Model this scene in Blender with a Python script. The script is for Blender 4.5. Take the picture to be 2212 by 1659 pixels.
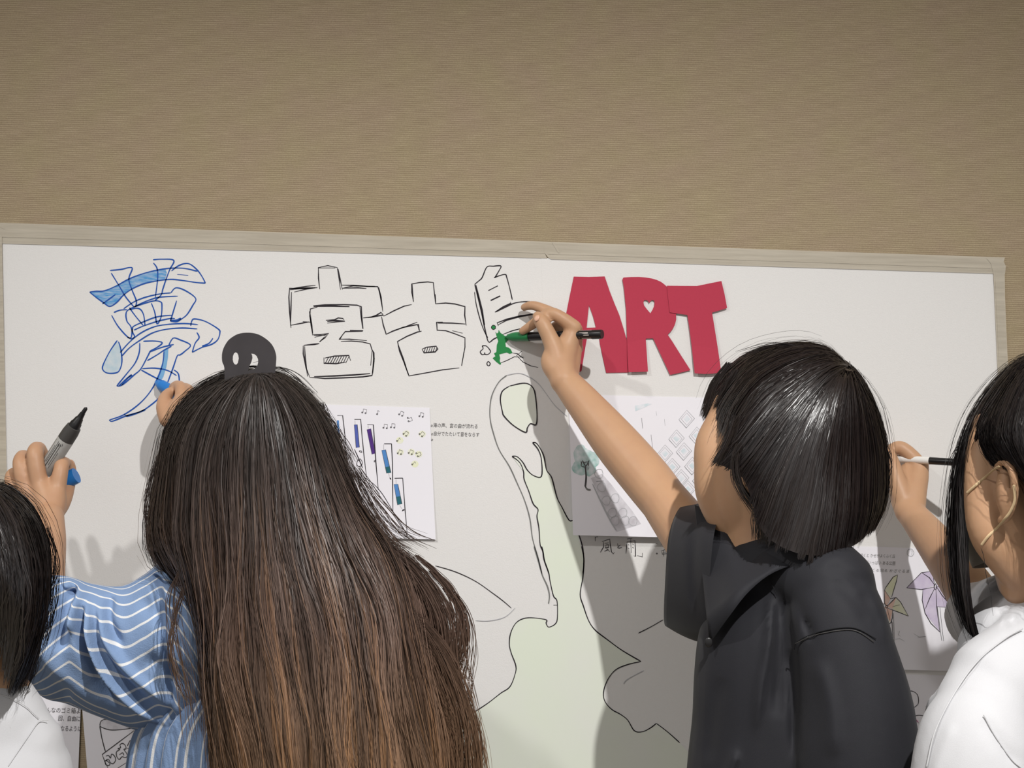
import bpy, math, random
import numpy as np
from mathutils import Vector, Matrix
from mathutils.geometry import tessellate_polygon

for o in list(bpy.data.objects):
    bpy.data.objects.remove(o, do_unlink=True)
SC = bpy.context.scene
COL = SC.collection
# ---------------------------------------------------------------- camera, light, exposure
F = 3120.0            # focal length in pixels of the 2212 px wide frame
D = 2.4               # camera distance from the papered wall (the wall is the plane y = 0)
CZ = 1.52             # camera height
ROLL = math.radians(1.68)
EX = Vector((math.cos(ROLL), 0, math.sin(ROLL)))
EZ = Vector((-math.sin(ROLL), 0, math.cos(ROLL)))
CAM = Vector((0, -D, CZ))

cam_data = bpy.data.cameras.new('camera')
cam_data.sensor_fit = 'HORIZONTAL'
cam_data.sensor_width = 36.0
cam_data.lens = 36.0 * F / 2212.0
cam_data.clip_start = 0.05
cam = bpy.data.objects.new('camera', cam_data)
COL.objects.link(cam)
cam.matrix_world = Matrix(((EX.x, EZ.x, 0, 0), (0, 0, -1, -D), (EX.z, EZ.z, 0, CZ), (0, 0, 0, 1)))
SC.camera = cam

world = bpy.data.worlds.new('world'); SC.world = world
world.use_nodes = True
world.node_tree.nodes['Background'].inputs[0].default_value = (1.0, 0.985, 0.97, 1)
world.node_tree.nodes['Background'].inputs[1].default_value = 0.52

def lamp(name, loc, target, watts, size, angle, col=(1, 0.985, 0.96), blend=0.6):
    l = bpy.data.lights.new(name, 'SPOT')
    l.energy = watts; l.shadow_soft_size = size; l.spot_size = math.radians(angle); l.spot_blend = blend
    l.color = col
    o = bpy.data.objects.new(name, l); COL.objects.link(o)
    o.location = loc
    o.rotation_euler = (Vector(target) - Vector(loc)).to_track_quat('-Z', 'Y').to_euler()
    return o
KEY = Vector((0.60, -2.40, 3.30)); SIDE = Vector((-1.20, -1.40, 2.98))
lamp('ceiling_spot_light', KEY, (0.15, -0.1, -1.0), 372, 0.03, 87, blend=1.0)
lamp('ceiling_spot_light', SIDE, (-0.2, -0.1, -0.3), 80, 0.04, 90, blend=1.0)

SC.view_settings.view_transform = 'Standard'
SC.view_settings.look = 'None'
SC.view_settings.gamma = 1.0
SC.view_settings.use_curve_mapping = False
SC.view_settings.exposure = 0.0

# ---------------------------------------------------------------- helpers
def P(px, py, d=0.0):
    """point of the room that lies d metres in front of the wall, seen at photo pixel px, py"""
    t = (D - d) / F
    return CAM + EX * ((px - 1106.0) * t) + Vector((0, D - d, 0)) + EZ * (-(py - 829.5) * t)

def lin(c):
    return tuple(((v / 255.0) / 12.92 if v <= 10.3 else (((v / 255.0) + 0.055) / 1.055) ** 2.4) for v in c) + (1.0,)

def tag(o, label=None, cat=None, group=None, kind=None):
    if label: o['label'] = label
    if cat: o['category'] = cat
    if group: o['group'] = group
    if kind: o['kind'] = kind
    return o

def empty(name, loc, label, cat, group=None):
    o = bpy.data.objects.new(name, None); o.location = loc; o.empty_display_size = 0.1
    COL.objects.link(o)
    bpy.context.view_layer.update()
    return tag(o, label, cat, group)

def mesh_obj(name, verts, faces, mat, parent=None, smooth=False, attrs=None, cols=None, normals=None):
    me = bpy.data.meshes.new(name)
    verts = np.asarray(verts, dtype=np.float32)
    if parent is not None:
        verts = verts - np.array(parent_loc(parent), dtype=np.float32)
    if isinstance(faces, np.ndarray):
        n, k = faces.shape
        me.vertices.add(len(verts)); me.vertices.foreach_set('co', verts.ravel())
        me.loops.add(n * k); me.loops.foreach_set('vertex_index', faces.astype(np.int32).ravel())
        me.polygons.add(n); me.polygons.foreach_set('loop_start', np.arange(0, n * k, k, dtype=np.int32))
        me.update(calc_edges=True)
    else:
        me.from_pydata([tuple(v) for v in verts.tolist()], [], faces)
        me.update()
    if smooth:
        me.polygons.foreach_set('use_smooth', np.ones(len(me.polygons), dtype=bool))
    if attrs:
        for k_, v in attrs.items():
            a = me.attributes.new(k_, 'FLOAT', 'POINT'); a.data.foreach_set('value', np.asarray(v, dtype=np.float32))
    if cols is not None:
        a = me.attributes.new('tint', 'FLOAT_COLOR', 'POINT')
        c = np.ones((len(verts), 4), dtype=np.float32); c[:, :3] = cols
        a.data.foreach_set('color', c.ravel())
    if mat: me.materials.append(mat)
    if normals is not None: me.normals_split_custom_set_from_vertices(normals)
    o = bpy.data.objects.new(name, me); COL.objects.link(o)
    if parent is not None: o.parent = parent
    return o

def parent_loc(p):
    v = Vector((0, 0, 0))
    while p is not None:
        v = v + p.location; p = p.parent
    return v

# ---- materials
def new_mat(name):
    m = bpy.data.materials.new(name); m.use_nodes = True
    nt = m.node_tree
    return m, nt, nt.nodes['Principled BSDF']

def N(nt, typ, **kw):
    n = nt.nodes.new(typ)
    for k, v in kw.items():
        if isinstance(k, str) and hasattr(n, k): setattr(n, k, v)
    return n

def plain(name, rgb, rough=0.6, spec=0.5, var=0.0, scale=40, bump=0.0, bscale=200, sheen=0.0, sss=0.0):
    m, nt, b = new_mat(name)
    b.inputs['Roughness'].default_value = rough
    b.inputs['Specular IOR Level'].default_value = spec
    if sheen: b.inputs['Sheen Weight'].default_value = sheen
    c = lin(rgb)
    tc = N(nt, 'ShaderNodeTexCoord')
    if var:
        n = N(nt, 'ShaderNodeTexNoise'); n.inputs['Scale'].default_value = scale; n.inputs['Detail'].default_value = 4
        nt.links.new(tc.outputs['Object'], n.inputs['Vector'])
        mx = N(nt, 'ShaderNodeMix', data_type='RGBA')
        nt.links.new(n.outputs['Fac'], mx.inputs['Factor'])
        mx.inputs['A'].default_value = tuple(min(1, x * (1 - var)) for x in c[:3]) + (1,)
        mx.inputs['B'].default_value = tuple(min(1, x * (1 + var)) for x in c[:3]) + (1,)
        nt.links.new(mx.outputs['Result'], b.inputs['Base Color'])
    else:
        b.inputs['Base Color'].default_value = c
    if bump:
        n2 = N(nt, 'ShaderNodeTexNoise'); n2.inputs['Scale'].default_value = bscale; n2.inputs['Detail'].default_value = 3
        nt.links.new(tc.outputs['Object'], n2.inputs['Vector'])
        bp = N(nt, 'ShaderNodeBump'); bp.inputs['Strength'].default_value = bump; bp.inputs['Distance'].default_value = 0.001
        nt.links.new(n2.outputs['Fac'], bp.inputs['Height'])
        nt.links.new(bp.outputs['Normal'], b.inputs['Normal'])
    return m

def wallpaper():
    m, nt, b = new_mat('ribbed_wallpaper')
    b.inputs['Roughness'].default_value = 0.75
    b.inputs['Specular IOR Level'].default_value = 0.25
    g = N(nt, 'ShaderNodeNewGeometry')
    # stretched noise: fine horizontal threads
    mp = N(nt, 'ShaderNodeMapping'); mp.inputs['Scale'].default_value = (34, 1, 520)
    nt.links.new(g.outputs['Position'], mp.inputs['Vector'])
    n1 = N(nt, 'ShaderNodeTexNoise'); n1.inputs['Scale'].default_value = 1.0; n1.inputs['Detail'].default_value = 2
    nt.links.new(mp.outputs['Vector'], n1.inputs['Vector'])
    mp2 = N(nt, 'ShaderNodeMapping'); mp2.inputs['Scale'].default_value = (420, 1, 520)
    nt.links.new(g.outputs['Position'], mp2.inputs['Vector'])
    n2 = N(nt, 'ShaderNodeTexNoise'); n2.inputs['Scale'].default_value = 1.0; n2.inputs['Detail'].default_value = 2
    nt.links.new(mp2.outputs['Vector'], n2.inputs['Vector'])
    n3 = N(nt, 'ShaderNodeTexNoise'); n3.inputs['Scale'].default_value = 14.0; n3.inputs['Detail'].default_value = 5
    nt.links.new(g.outputs['Position'], n3.inputs['Vector'])
    # ribs
    w = N(nt, 'ShaderNodeTexWave', wave_type='BANDS', bands_direction='Z', wave_profile='SIN')
    w.inputs['Scale'].default_value = 92; w.inputs['Distortion'].default_value = 2.2
    w.inputs['Detail'].default_value = 2; w.inputs['Detail Scale'].default_value = 0.12
    nt.links.new(g.outputs['Position'], w.inputs['Vector'])
    def madd(a, b_, c):
        k = N(nt, 'ShaderNodeMath', operation='MULTIPLY_ADD')
        nt.links.new(a, k.inputs[0]); k.inputs[1].default_value = b_
        if isinstance(c, float): k.inputs[2].default_value = c
        else: nt.links.new(c, k.inputs[2])
        return k.outputs[0]
    h = madd(n1.outputs['Fac'], 0.8, -0.78)
    h = madd(n2.outputs['Fac'], 0.9, h)
    h = madd(w.outputs['Fac'], 0.50, h)
    rp = N(nt, 'ShaderNodeValToRGB')
    e = rp.color_ramp.elements
    e[0].position = 0.0; e[0].color = lin((148, 132, 108))
    e[1].position = 1.0; e[1].color = lin((190, 174, 148))
    x = rp.color_ramp.elements.new(0.5); x.color = lin((168, 152, 126))
    nt.links.new(h, rp.inputs['Fac'])
    mx = N(nt, 'ShaderNodeMix', data_type='RGBA', blend_type='MULTIPLY')
    mx.inputs['Factor'].default_value = 1.0
    nt.links.new(rp.outputs['Color'], mx.inputs['A'])
    r2 = N(nt, 'ShaderNodeValToRGB')
    r2.color_ramp.elements[0].position = .3; r2.color_ramp.elements[0].color = (0.97, 0.93, 0.95, 1)
    r2.color_ramp.elements[1].position = .7; r2.color_ramp.elements[1].color = (0.97, 0.975, 0.91, 1)
    nt.links.new(n3.outputs['Fac'], r2.inputs['Fac'])
    nt.links.new(r2.outputs['Color'], mx.inputs['B'])
    nt.links.new(mx.outputs['Result'], b.inputs['Base Color'])
    bp = N(nt, 'ShaderNodeBump'); bp.inputs['Strength'].default_value = 0.5; bp.inputs['Distance'].default_value = 0.0006
    nt.links.new(h, bp.inputs['Height']); nt.links.new(bp.outputs['Normal'], b.inputs['Normal'])
    return m

M = {}
M['wall'] = wallpaper()
M['paper'] = plain('drawing_paper', (226, 224, 222), 0.85, 0.2, var=0.012, scale=160, bump=0.25, bscale=500)
M['sheet'] = plain('copy_paper', (236, 234, 240), 0.8, 0.25)
M['red'] = plain('red_card', (182, 62, 82), 0.85, 0.2, var=0.05, scale=300)
M['black_ink'] = plain('black_ink', (38, 32, 38), 0.6, 0.3)
M['grey_ink'] = plain('grey_pencil', (120, 120, 118), 0.8, 0.2)
M['mid_ink'] = plain('faded_pencil', (78, 76, 78), 0.8, 0.2)
M['faint_ink'] = plain('faint_pencil', (178, 178, 182), 0.9, 0.2)
M['blue_ink'] = plain('blue_ink', (30, 82, 168), 0.5, 0.3)

def wash(name, rgb, amount, scale, stretch=(1, 1, 1), paper=(226, 224, 222)):
    """ink wash: colour broken up by the paper showing through"""
    m, nt, b = new_mat(name)
    b.inputs['Roughness'].default_value = 0.8; b.inputs['Specular IOR Level'].default_value = 0.2
    g = N(nt, 'ShaderNodeNewGeometry')
    mp = N(nt, 'ShaderNodeMapping'); mp.inputs['Scale'].default_value = stretch
    nt.links.new(g.outputs['Position'], mp.inputs['Vector'])
    n = N(nt, 'ShaderNodeTexNoise'); n.inputs['Scale'].default_value = scale; n.inputs['Detail'].default_value = 4
    nt.links.new(mp.outputs['Vector'], n.inputs['Vector'])
    r = N(nt, 'ShaderNodeValToRGB')
    r.color_ramp.elements[0].position = 0.35; r.color_ramp.elements[0].color = lin(rgb)
    r.color_ramp.elements[1].position = 0.35 + amount; r.color_ramp.elements[1].color = lin(paper)
    nt.links.new(n.outputs['Fac'], r.inputs['Fac'])
    nt.links.new(r.outputs['Color'], b.inputs['Base Color'])
    return m
M['blue_fill'] = wash('blue_marker_fill', (62, 145, 205), 0.75, 60, (1, 1, 6))
M['pale_blue'] = wash('pale_blue_wash', (186, 205, 216), 0.8, 90)
M['band_blue'] = plain('light_blue_marker', (122, 172, 212), 0.7, 0.2, var=.06, scale=80)
M['leaf_fill'] = wash('pale_green_wash', (224, 230, 214), 0.6, 6)
M['green_ink'] = plain('green_marker_ink', (24, 128, 62), 0.5, 0.4, var=.12, scale=90)
M['teal_pencil'] = wash('teal_pencil_shading', (138, 182, 174), 0.40, 60, paper=(232, 232, 238))
M['teal_faint'] = wash('pale_teal_pencil', (206, 220, 226), 0.35, 90, paper=(234, 233, 239))
M['stone_pencil'] = wash('grey_pencil_shading', (192, 188, 194), 0.5, 50, paper=(232, 231, 237))
M['purple_bar'] = plain('purple_pencil', (84, 52, 128), .7, .2, var=.2, scale=120)
M['indigo_bar'] = plain('indigo_pencil', (86, 100, 176), .7, .2, var=.15, scale=120)
M['blue_bar'] = plain('blue_pencil', (84, 136, 198), .7, .2, var=.2, scale=90)
M['teal_bar'] = plain('teal_pencil_dark', (46, 104, 116), .7, .2, var=.2, scale=90)
M['yellow_wash'] = wash('yellow_pencil', (232, 234, 200), .5, 60, paper=(236, 234, 236))
M['pink_wash'] = wash('pink_pencil', (240, 200, 184), .8, 80, paper=(238, 230, 222))
M['purple_wash'] = wash('lilac_pencil', (196, 184, 208), .8, 80, paper=(220, 212, 226))
M['rose_wash'] = wash('rose_pencil', (226, 140, 186), .6, 60, paper=(238, 222, 232))

# ---- flat marks on paper -----------------------------------------------------
CROPS = {  # photo origin and size of the enlargements the drawings were measured in
    'a': (150, 520, 550 / 2209.), 'b': (600, 540, 450 / 2209.), 'c': (980, 540, 340 / 1659.),
    'd': (1200, 560, 400 / 2212.), 'e': (1020, 780, 400 / 1443.), 'f': (940, 1180, 580 / 2009.),
    'g': (660, 850, 420 / 1991.), 'h': (1240, 840, 280 / 1161.), 'i': (1820, 1140, 392 / 1253.),
    'j': (0, 1480, 320 / 2212.), 'p': (0, 0, 1.0)}

def px_of(crop, pts):
    x0, y0, k = CROPS[crop]
    return [(x0 + x * k, y0 + y * k) for x, y in pts]

def spline2(pts, n=6):
    if len(pts) < 3: return pts
    out = []
    p = [pts[0]] + list(pts) + [pts[-1]]
    for i in range(1, len(p) - 2):
        p0, p1, p2, p3 = p[i - 1], p[i], p[i + 1], p[i + 2]
        for k in range(n):
            t = k / n
            out.append(tuple(0.5 * (2 * b + (c - a) * t + (2 * a - 5 * b + 4 * c - d) * t * t + (3 * b - a - 3 * c + d) * t ** 3)
                             for a, b, c, d in zip(p0, p1, p2, p3)))
    out.append(tuple(p[-2]))
    return out

class Marks:
    """collects flat strokes and fills that lie on one sheet"""
    def __init__(self, off): self.off = off; self.sets = {}
    def _s(self, key): return self.sets.setdefault(key, [[], []])
    def place(self, x, y, extra=0.0):
        o = self.off(x, y) if callable(self.off) else self.off
        return P(x, y, o + extra)
    def line(self, name, crop, pts, w=2.4, smooth=True, closed=False, taper=True):
        V, Fc = self._s(name)
        pts = px_of(crop, pts)
        if closed: pts = pts + [pts[0]]
        if smooth: pts = spline2(pts, 5)
        q = [pts[0]]
        for a in pts[1:]:
            if math.hypot(a[0] - q[-1][0], a[1] - q[-1][1]) > 0.4: q.append(a)
        if len(q) < 2: return
        n = len(q); rnd = random.Random(int(q[0][0] * 7 + q[0][1] * 13))
        ph = rnd.random() * 6; base = len(V)
        for i, (x, y) in enumerate(q):
            a = q[max(i - 1, 0)]; b = q[min(i + 1, n - 1)]
            dx, dy = b[0] - a[0], b[1] - a[1]; L = math.hypot(dx, dy) or 1
            nx, ny = -dy / L, dx / L
            ww = w * 0.5 * (1 + 0.14 * math.sin(ph + i * 0.5))
            if taper and (i == 0 or i == n - 1): ww *= 0.5
            V.append(self.place(x + nx * ww, y + ny * ww, 0.0004)); V.append(self.place(x - nx * ww, y - ny * ww, 0.0004))
        for i in range(n - 1):
            b = base + 2 * i
            Fc.append((b, b + 1, b + 3, b + 2))
    def fill(self, name, crop, pts, smooth=False, layer=0.0002):
        name = '%s#%d' % (name, len(self.sets))      # every coloured patch is a piece of its own
        V, Fc = self._s(name)
        pts = px_of(crop, pts)
        if smooth: pts = spline2(pts + [pts[0]], 5)[:-1]
        base = len(V)
        for x, y in pts: V.append(self.place(x, y, layer))
        for t in tessellate_polygon([[Vector((x, y, 0)) for x, y in pts]]):
            Fc.append(tuple(base + i for i in t))
    def build(self, parent, mats):
        for name, (V, Fc) in self.sets.items():
            nm, mt = mats[name.split('#')[0]]
            o = mesh_obj(nm, V, Fc, M[mt], parent)
            if nm != 'colour_fill': o['kind'] = 'stuff'   # pen strokes too fine to pick apart

def sheet_obj(name, corners, off, thick, mat, label, cat, group=None, nx=10, ny=10):
    """thin sheet given by its four photo corners tl, tr, br, bl; off(u, v) = distance from the wall"""
    V = []; tl, tr, br, bl = corners
    for side in (0, 1):
        for j in range(ny + 1):
            for i in range(nx + 1):
                u, v = i / nx, j / ny
                x = (tl[0] * (1 - u) + tr[0] * u) * (1 - v) + (bl[0] * (1 - u) + br[0] * u) * v
                y = (tl[1] * (1 - u) + tr[1] * u) * (1 - v) + (bl[1] * (1 - u) + br[1] * u) * v
                V.append(P(x, y, off(u, v) - side * thick))
    Fc = []; R = nx + 1; S = R * (ny + 1)
    for j in range(ny):
        for i in range(nx):
            a = j * R + i
            Fc.append((a, a + R, a + R + 1, a + 1)); Fc.append((S + a, S + a + 1, S + a + R + 1, S + a + R))
    for i in range(nx):
        Fc.append((i, i + 1, S + i + 1, S + i)); a = ny * R + i
        Fc.append((a + 1, a, S + a, S + a + 1))
    for j in range(ny):
        a = j * R; Fc.append((a + R, a, S + a, S + a + R)); a = j * R + nx
        Fc.append((a, a + R, S + a + R, S + a))
    c = sum((Vector(v) for v in V), Vector()) / len(V)
    root = empty(name, c, label, cat, group)
    mesh_obj('paper', V, Fc, mat, root, smooth=False)
    return root

def inv_quad(corners):
    """photo px -> (u, v) of a nearly rectangular sheet"""
    tl, tr, br, bl = corners
    def f(x, y):
        v = (y - (tl[1] + tr[1]) / 2) / ((bl[1] + br[1]) / 2 - (tl[1] + tr[1]) / 2)
        for _ in range(3):
            lx = tl[0] * (1 - v) + bl[0] * v; rx = tr[0] * (1 - v) + br[0] * v
            u = (x - lx) / (rx - lx)
            ty = tl[1] * (1 - u) + tr[1] * u; by = bl[1] * (1 - u) + br[1] * u
            v = (y - ty) / (by - ty)
        return u, v
    return f

def prism_on_wall(name, outer, holes, off, thick, mat, parent=None, curl=None):
    """flat cut-out; outer/holes are photo px loops, off distance of the front face"""
    loops = [outer] + holes
    flat = [p for lp in loops for p in lp]
    tris = tessellate_polygon([[Vector((x, y, 0)) for x, y in lp] for lp in loops])
    n = len(flat); V = []
    for s in (0, 1):
        for x, y in flat:
            V.append(P(x, y, off + (curl(x, y) if curl else 0) - s * thick))
    Fc = [tuple(t) for t in tris] + [tuple(n + i for i in reversed(t)) for t in tris]
    b = 0
    for lp in loops:
        m = len(lp)
        for i in range(m):
            j = (i + 1) % m
            Fc.append((b + i, b + j, n + b + j, n + b + i))
        b += m
    return mesh_obj(name, V, Fc, mat, parent)

def text_mesh(name, s, x, y, h, mat, parent, off, spacing=1.0, width=None, slant=0.12, thin=-0.006):
    """lettering with its left end at photo px x, baseline y and height h px"""
    cu = bpy.data.curves.new(name, 'FONT'); cu.body = s; cu.size = 1.0; cu.space_character = spacing
    cu.shear = slant; cu.offset = thin; cu.resolution_u = 2
    ob = bpy.data.objects.new(name, cu); COL.objects.link(ob)
    bpy.context.view_layer.update()
    me = bpy.data.meshes.new_from_object(ob.evaluated_get(bpy.context.evaluated_depsgraph_get()))
    co = np.zeros(len(me.vertices) * 3, dtype=np.float32); me.vertices.foreach_get('co', co); co = co.reshape(-1, 3)
    fc = [tuple(p.vertices) for p in me.polygons]
    bpy.data.objects.remove(ob, do_unlink=True); bpy.data.meshes.remove(me)
    if len(co) == 0: return None
    sx = h
    if width: sx = width / (co[:, 0].max() - co[:, 0].min())
    V = [P(x + c[0] * sx, y - c[1] * h + c[0] * sx * 0.03, (off(x, y) if callable(off) else off) + 0.0004) for c in co]
    o = mesh_obj(name, V, fc, mat, parent); o['kind'] = 'stuff'
    return o
# ---------------------------------------------------------------- the room
def box(name, lo, hi, mat, parent=None):
    (x0, y0, z0), (x1, y1, z1) = lo, hi
    V = [(x0, y0, z0), (x1, y0, z0), (x1, y1, z0), (x0, y1, z0), (x0, y0, z1), (x1, y0, z1), (x1, y1, z1), (x0, y1, z1)]
    Fc = [(0, 3, 2, 1), (4, 5, 6, 7), (0, 1, 5, 4), (1, 2, 6, 5), (2, 3, 7, 6), (3, 0, 4, 7)]
    return mesh_obj(name, V, Fc, mat, parent)
M['floor'] = plain('beige_carpet', (150, 140, 124), .95, .1, var=.12, scale=60, bump=.6, bscale=300)
M['ceil'] = plain('white_ceiling', (225, 222, 215), .9, .2, var=.01)
M['skirt'] = plain('brown_baseboard', (84, 66, 50), .5, .4, var=.1, scale=12)
tag(box('wall_front', (-4.0, 0.0, 0), (4.0, 0.12, 3.6), M['wall']), kind='structure')
tag(box('floor', (-4.0, -5.2, -0.1), (4.0, 0.12, 0), M['floor']), kind='structure')
tag(box('ceiling', (-4.0, -5.2, 3.6), (4.0, 0.12, 3.7), M['ceil']), kind='structure')
tag(box('baseboard_front', (-4.0, -0.012, 0), (4.0, 0.0, 0.08), M['skirt']), kind='structure')

# ---------------------------------------------------------------- the big papers of the mural
def poster(outer, label, off):
    c = P(sum(p[0] for p in outer) / len(outer), sum(p[1] for p in outer) / len(outer), 0)
    r = empty('mural_paper', c, label, 'poster', 'large papers of the mural')
    prism_on_wall('paper', outer, [], off, off - 0.0002, M['paper'], r)
    return r
left_paper = poster([(5, 524), (600, 541), (1169, 557), (1176, 800), (1188, 1200), (1202, 1760), (400, 1740), (395, 1492), (30, 1481), (14, 1000)],
                    'large white mural paper on the left with blue and black outlined characters', 0.0012)
right_paper = poster([(1169, 557), (1700, 573), (2145, 587), (2157, 780), (2184, 1200), (2214, 1780), (1202, 1760), (1188, 1200), (1176, 800)],
                     'large white mural paper on the right behind the red paper letters', 0.0016)

mk = Marks(0.0012)
# blue character
B = lambda pts, w=2.7, **k: mk.line('blue', 'a', pts, w, **k)
mk.fill('bfill', 'a', [(175, 445), (230, 440), (300, 437), (400, 397), (520, 332), (640, 287), (760, 257), (835, 250), (845, 280), (830, 335), (760, 346), (640, 375), (540, 420), (470, 470), (410, 532), (350, 568), (300, 540), (230, 490)])
mk.fill('drop', 'a', [(415, 865), (350, 960), (295, 1070), (288, 1115), (320, 1145), (380, 1150), (430, 1130), (455, 1050), (445, 940), (425, 875)])
mk.fill('band', 'a', [(822, 955), (858, 938), (855, 1010), (840, 1100), (815, 1180), (790, 1225), (745, 1215), (775, 1150), (805, 1060)])
B([(350, 258), (450, 248), (520, 232), (545, 245), (515, 330), (540, 420), (580, 520), (575, 565)])
B([(362, 280), (430, 390), (490, 490), (560, 575)])
B([(725, 165), (800, 160), (905, 170), (870, 250), (840, 330), (810, 420), (795, 470), (740, 520)])
B([(728, 192), (760, 240), (765, 330), (745, 490)])
B([(175, 445), (230, 438), (300, 435), (400, 395), (520, 330), (640, 285), (760, 255), (880, 238), (1000, 240), (1110, 265)])
B([(885, 262), (940, 220), (1000, 198), (1050, 205), (1110, 255), (1150, 310), (1180, 368)])
B([(1180, 368), (1100, 362), (985, 345), (880, 335), (760, 348), (640, 375), (540, 420), (470, 470), (410, 535), (350, 570), (300, 540), (230, 490), (175, 445)])
B([(935, 292), (1030, 300)]); B([(285, 548), (340, 510), (400, 465)])
B([(385, 622), (440, 602), (500, 598)]); B([(470, 590), (560, 530), (660, 490), (780, 462), (880, 452)])
B([(880, 452), (925, 408), (1010, 435), (1095, 500), (1070, 560), (1020, 640), (970, 680), (930, 702), (875, 698)]); B([(875, 698), (890, 650), (930, 520)])
B([(875, 690), (930, 690), (968, 672)], 4)
B([(560, 575), (640, 535), (700, 512), (780, 490), (940, 480)])
B([(520, 600), (580, 585), (620, 600), (645, 650), (655, 735)]); B([(520, 580), (570, 650), (640, 735)])
B([(710, 540), (740, 620), (760, 720), (795, 660), (802, 560), (790, 530), (730, 522), (600, 560), (510, 600), (490, 640), (500, 700), (530, 740), (550, 800), (565, 830), (540, 850), (500, 835)])
B([(365, 645), (420, 740), (500, 830), (535, 838), (545, 770), (560, 740), (650, 700), (760, 660), (890, 645)])
B([(560, 775), (640, 740), (760, 700), (870, 675), (915, 675)])
B([(440, 970), (520, 880), (620, 800), (740, 745), (860, 725), (1000, 718), (1115, 728)])
B([(455, 1000), (520, 930), (610, 865), (720, 800), (840, 768), (980, 757), (1110, 765)])
B([(1052, 738), (1060, 700), (1085, 678), (1180, 700), (1290, 765), (1305, 800), (1285, 860), (1230, 900), (1150, 925), (1065, 968)])
B([(1065, 968), (1090, 890), (1125, 840), (1105, 795)]); B([(1150, 915), (1210, 890), (1245, 845)])
B([(415, 865), (350, 960), (295, 1070), (288, 1115), (320, 1145), (380, 1150), (430, 1130), (455, 1050), (445, 940), (425, 875)])
B([(610, 885), (605, 970), (570, 1060), (500, 1150), (410, 1260)]); B([(410, 1260), (460, 1250), (560, 1165), (620, 1110), (690, 980), (700, 955)])
B([(450, 1255), (510, 1190), (545, 1165)]); B([(430, 1258), (490, 1200), (540, 1160)])
B([(700, 955), (760, 925), (805, 885), (740, 870), (640, 872)])
B([(700, 965), (800, 925), (905, 900)]); B([(675, 1040), (760, 990), (820, 950), (885, 915)])
B([(862, 905), (900, 845), (960, 860), (1050, 905), (1000, 960), (960, 990), (935, 1000), (900, 1100), (850, 1235)])
B([(820, 960), (810, 1060), (770, 1180), (700, 1310), (600, 1420), (470, 1510), (345, 1555)])
B([(345, 1555), (375, 1565), (490, 1520), (620, 1480), (700, 1430), (780, 1360), (850, 1260)]); B([(475, 1505), (490, 1520)])
B([(490, 1522), (560, 1505), (660, 1465)], 4)
B([(630, 1110), (740, 1105), (850, 1125), (930, 1170)]); B([(620, 1120), (750, 1190), (900, 1260)]); B([(905, 1120), (945, 1155), (955, 1240)])
# black outlined characters
K = lambda pts, w=2.4, smooth=False: mk.line('black', 'b', pts, w, smooth=smooth)
for s in ([(445, 415), (432, 300), (430, 185)], [(630, 185), (650, 300), (665, 420)], [(640, 200), (660, 300), (685, 420)],
          [(425, 190), (610, 190)], [(420, 400), (250, 410), (125, 405), (118, 500), (125, 650), (140, 825)],
          [(175, 445), (300, 415), (420, 398)], [(130, 410), (300, 385), (400, 375)], [(145, 445), (140, 620), (135, 800)],
          [(140, 797), (260, 775), (330, 762)], [(265, 760), (345, 765)], [(680, 372), (800, 375), (940, 385), (1060, 388), (1080, 450), (1115, 655)],
          [(685, 405), (800, 380), (1030, 385)], [(690, 405), (850, 400), (940, 408)], [(905, 720), (1000, 710), (1110, 690), (1125, 700)],
          [(960, 718), (1040, 695), (1095, 662), (1118, 685)], [(375, 590), (500, 580), (700, 578), (840, 585), (885, 600), (890, 700), (905, 835)],
          [(870, 600), (885, 720), (900, 835)], [(420, 605), (345, 625), (340, 700), (355, 800), (370, 905)], [(370, 895), (440, 897), (540, 885), (500, 930), (440, 975)],
          [(380, 905), (500, 905)], [(390, 925), (520, 895), (450, 965)], [(900, 862), (715, 865), (650, 945), (760, 945), (945, 960)], [(700, 880), (655, 950), (668, 940)],
          [(270, 1015), (270, 1100), (300, 1250), (340, 1350)], [(285, 1020), (290, 1130), (315, 1340)],
          [(670, 970), (780, 965), (900, 975), (980, 995), (1000, 1060), (1020, 1090), (1020, 1180), (1005, 1300), (1000, 1330), (900, 1345), (700, 1355), (500, 1362), (430, 1355), (340, 1352)],
          [(1000, 1070), (985, 1225)], [(490, 1140), (490, 1200), (620, 1205), (718, 1188)], [(500, 1145), (600, 1125), (755, 1118), (772, 1175)],
          [(1440, 550), (1422, 450), (1420, 360), (1500, 345), (1590, 338), (1650, 345), (1660, 450), (1675, 570), (1780, 562), (1880, 572), (1985, 600), (1982, 690), (1998, 800)],
          [(1990, 785), (1850, 775), (1700, 772), (1685, 765), (1690, 850), (1780, 855), (1870, 885), (1985, 930), (1985, 1030), (1950, 1230)],
          [(1960, 882), (1850, 855)], [(1420, 578), (1340, 595), (1230, 645), (1125, 700)], [(1100, 705), (1120, 800), (1150, 893), (1220, 860), (1330, 820), (1480, 790), (1505, 860)],
          [(1525, 860), (1480, 870), (1370, 915), (1270, 970), (1290, 1070), (1350, 1220), (1390, 1335), (1560, 1305), (1750, 1270), (1925, 1250)],
          [(1300, 835), (1400, 795), (1480, 765)], [(1280, 1010), (1330, 1150), (1385, 1320)], [(1530, 1050), (1580, 1030), (1680, 1020), (1698, 1050), (1670, 1080), (1550, 1090), (1530, 1050)],
          [(510, 745), (600, 740), (640, 720), (690, 725), (712, 755), (620, 762), (525, 775)], [(430, 185), (530, 165), (630, 185)]):
    K(s)
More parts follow.
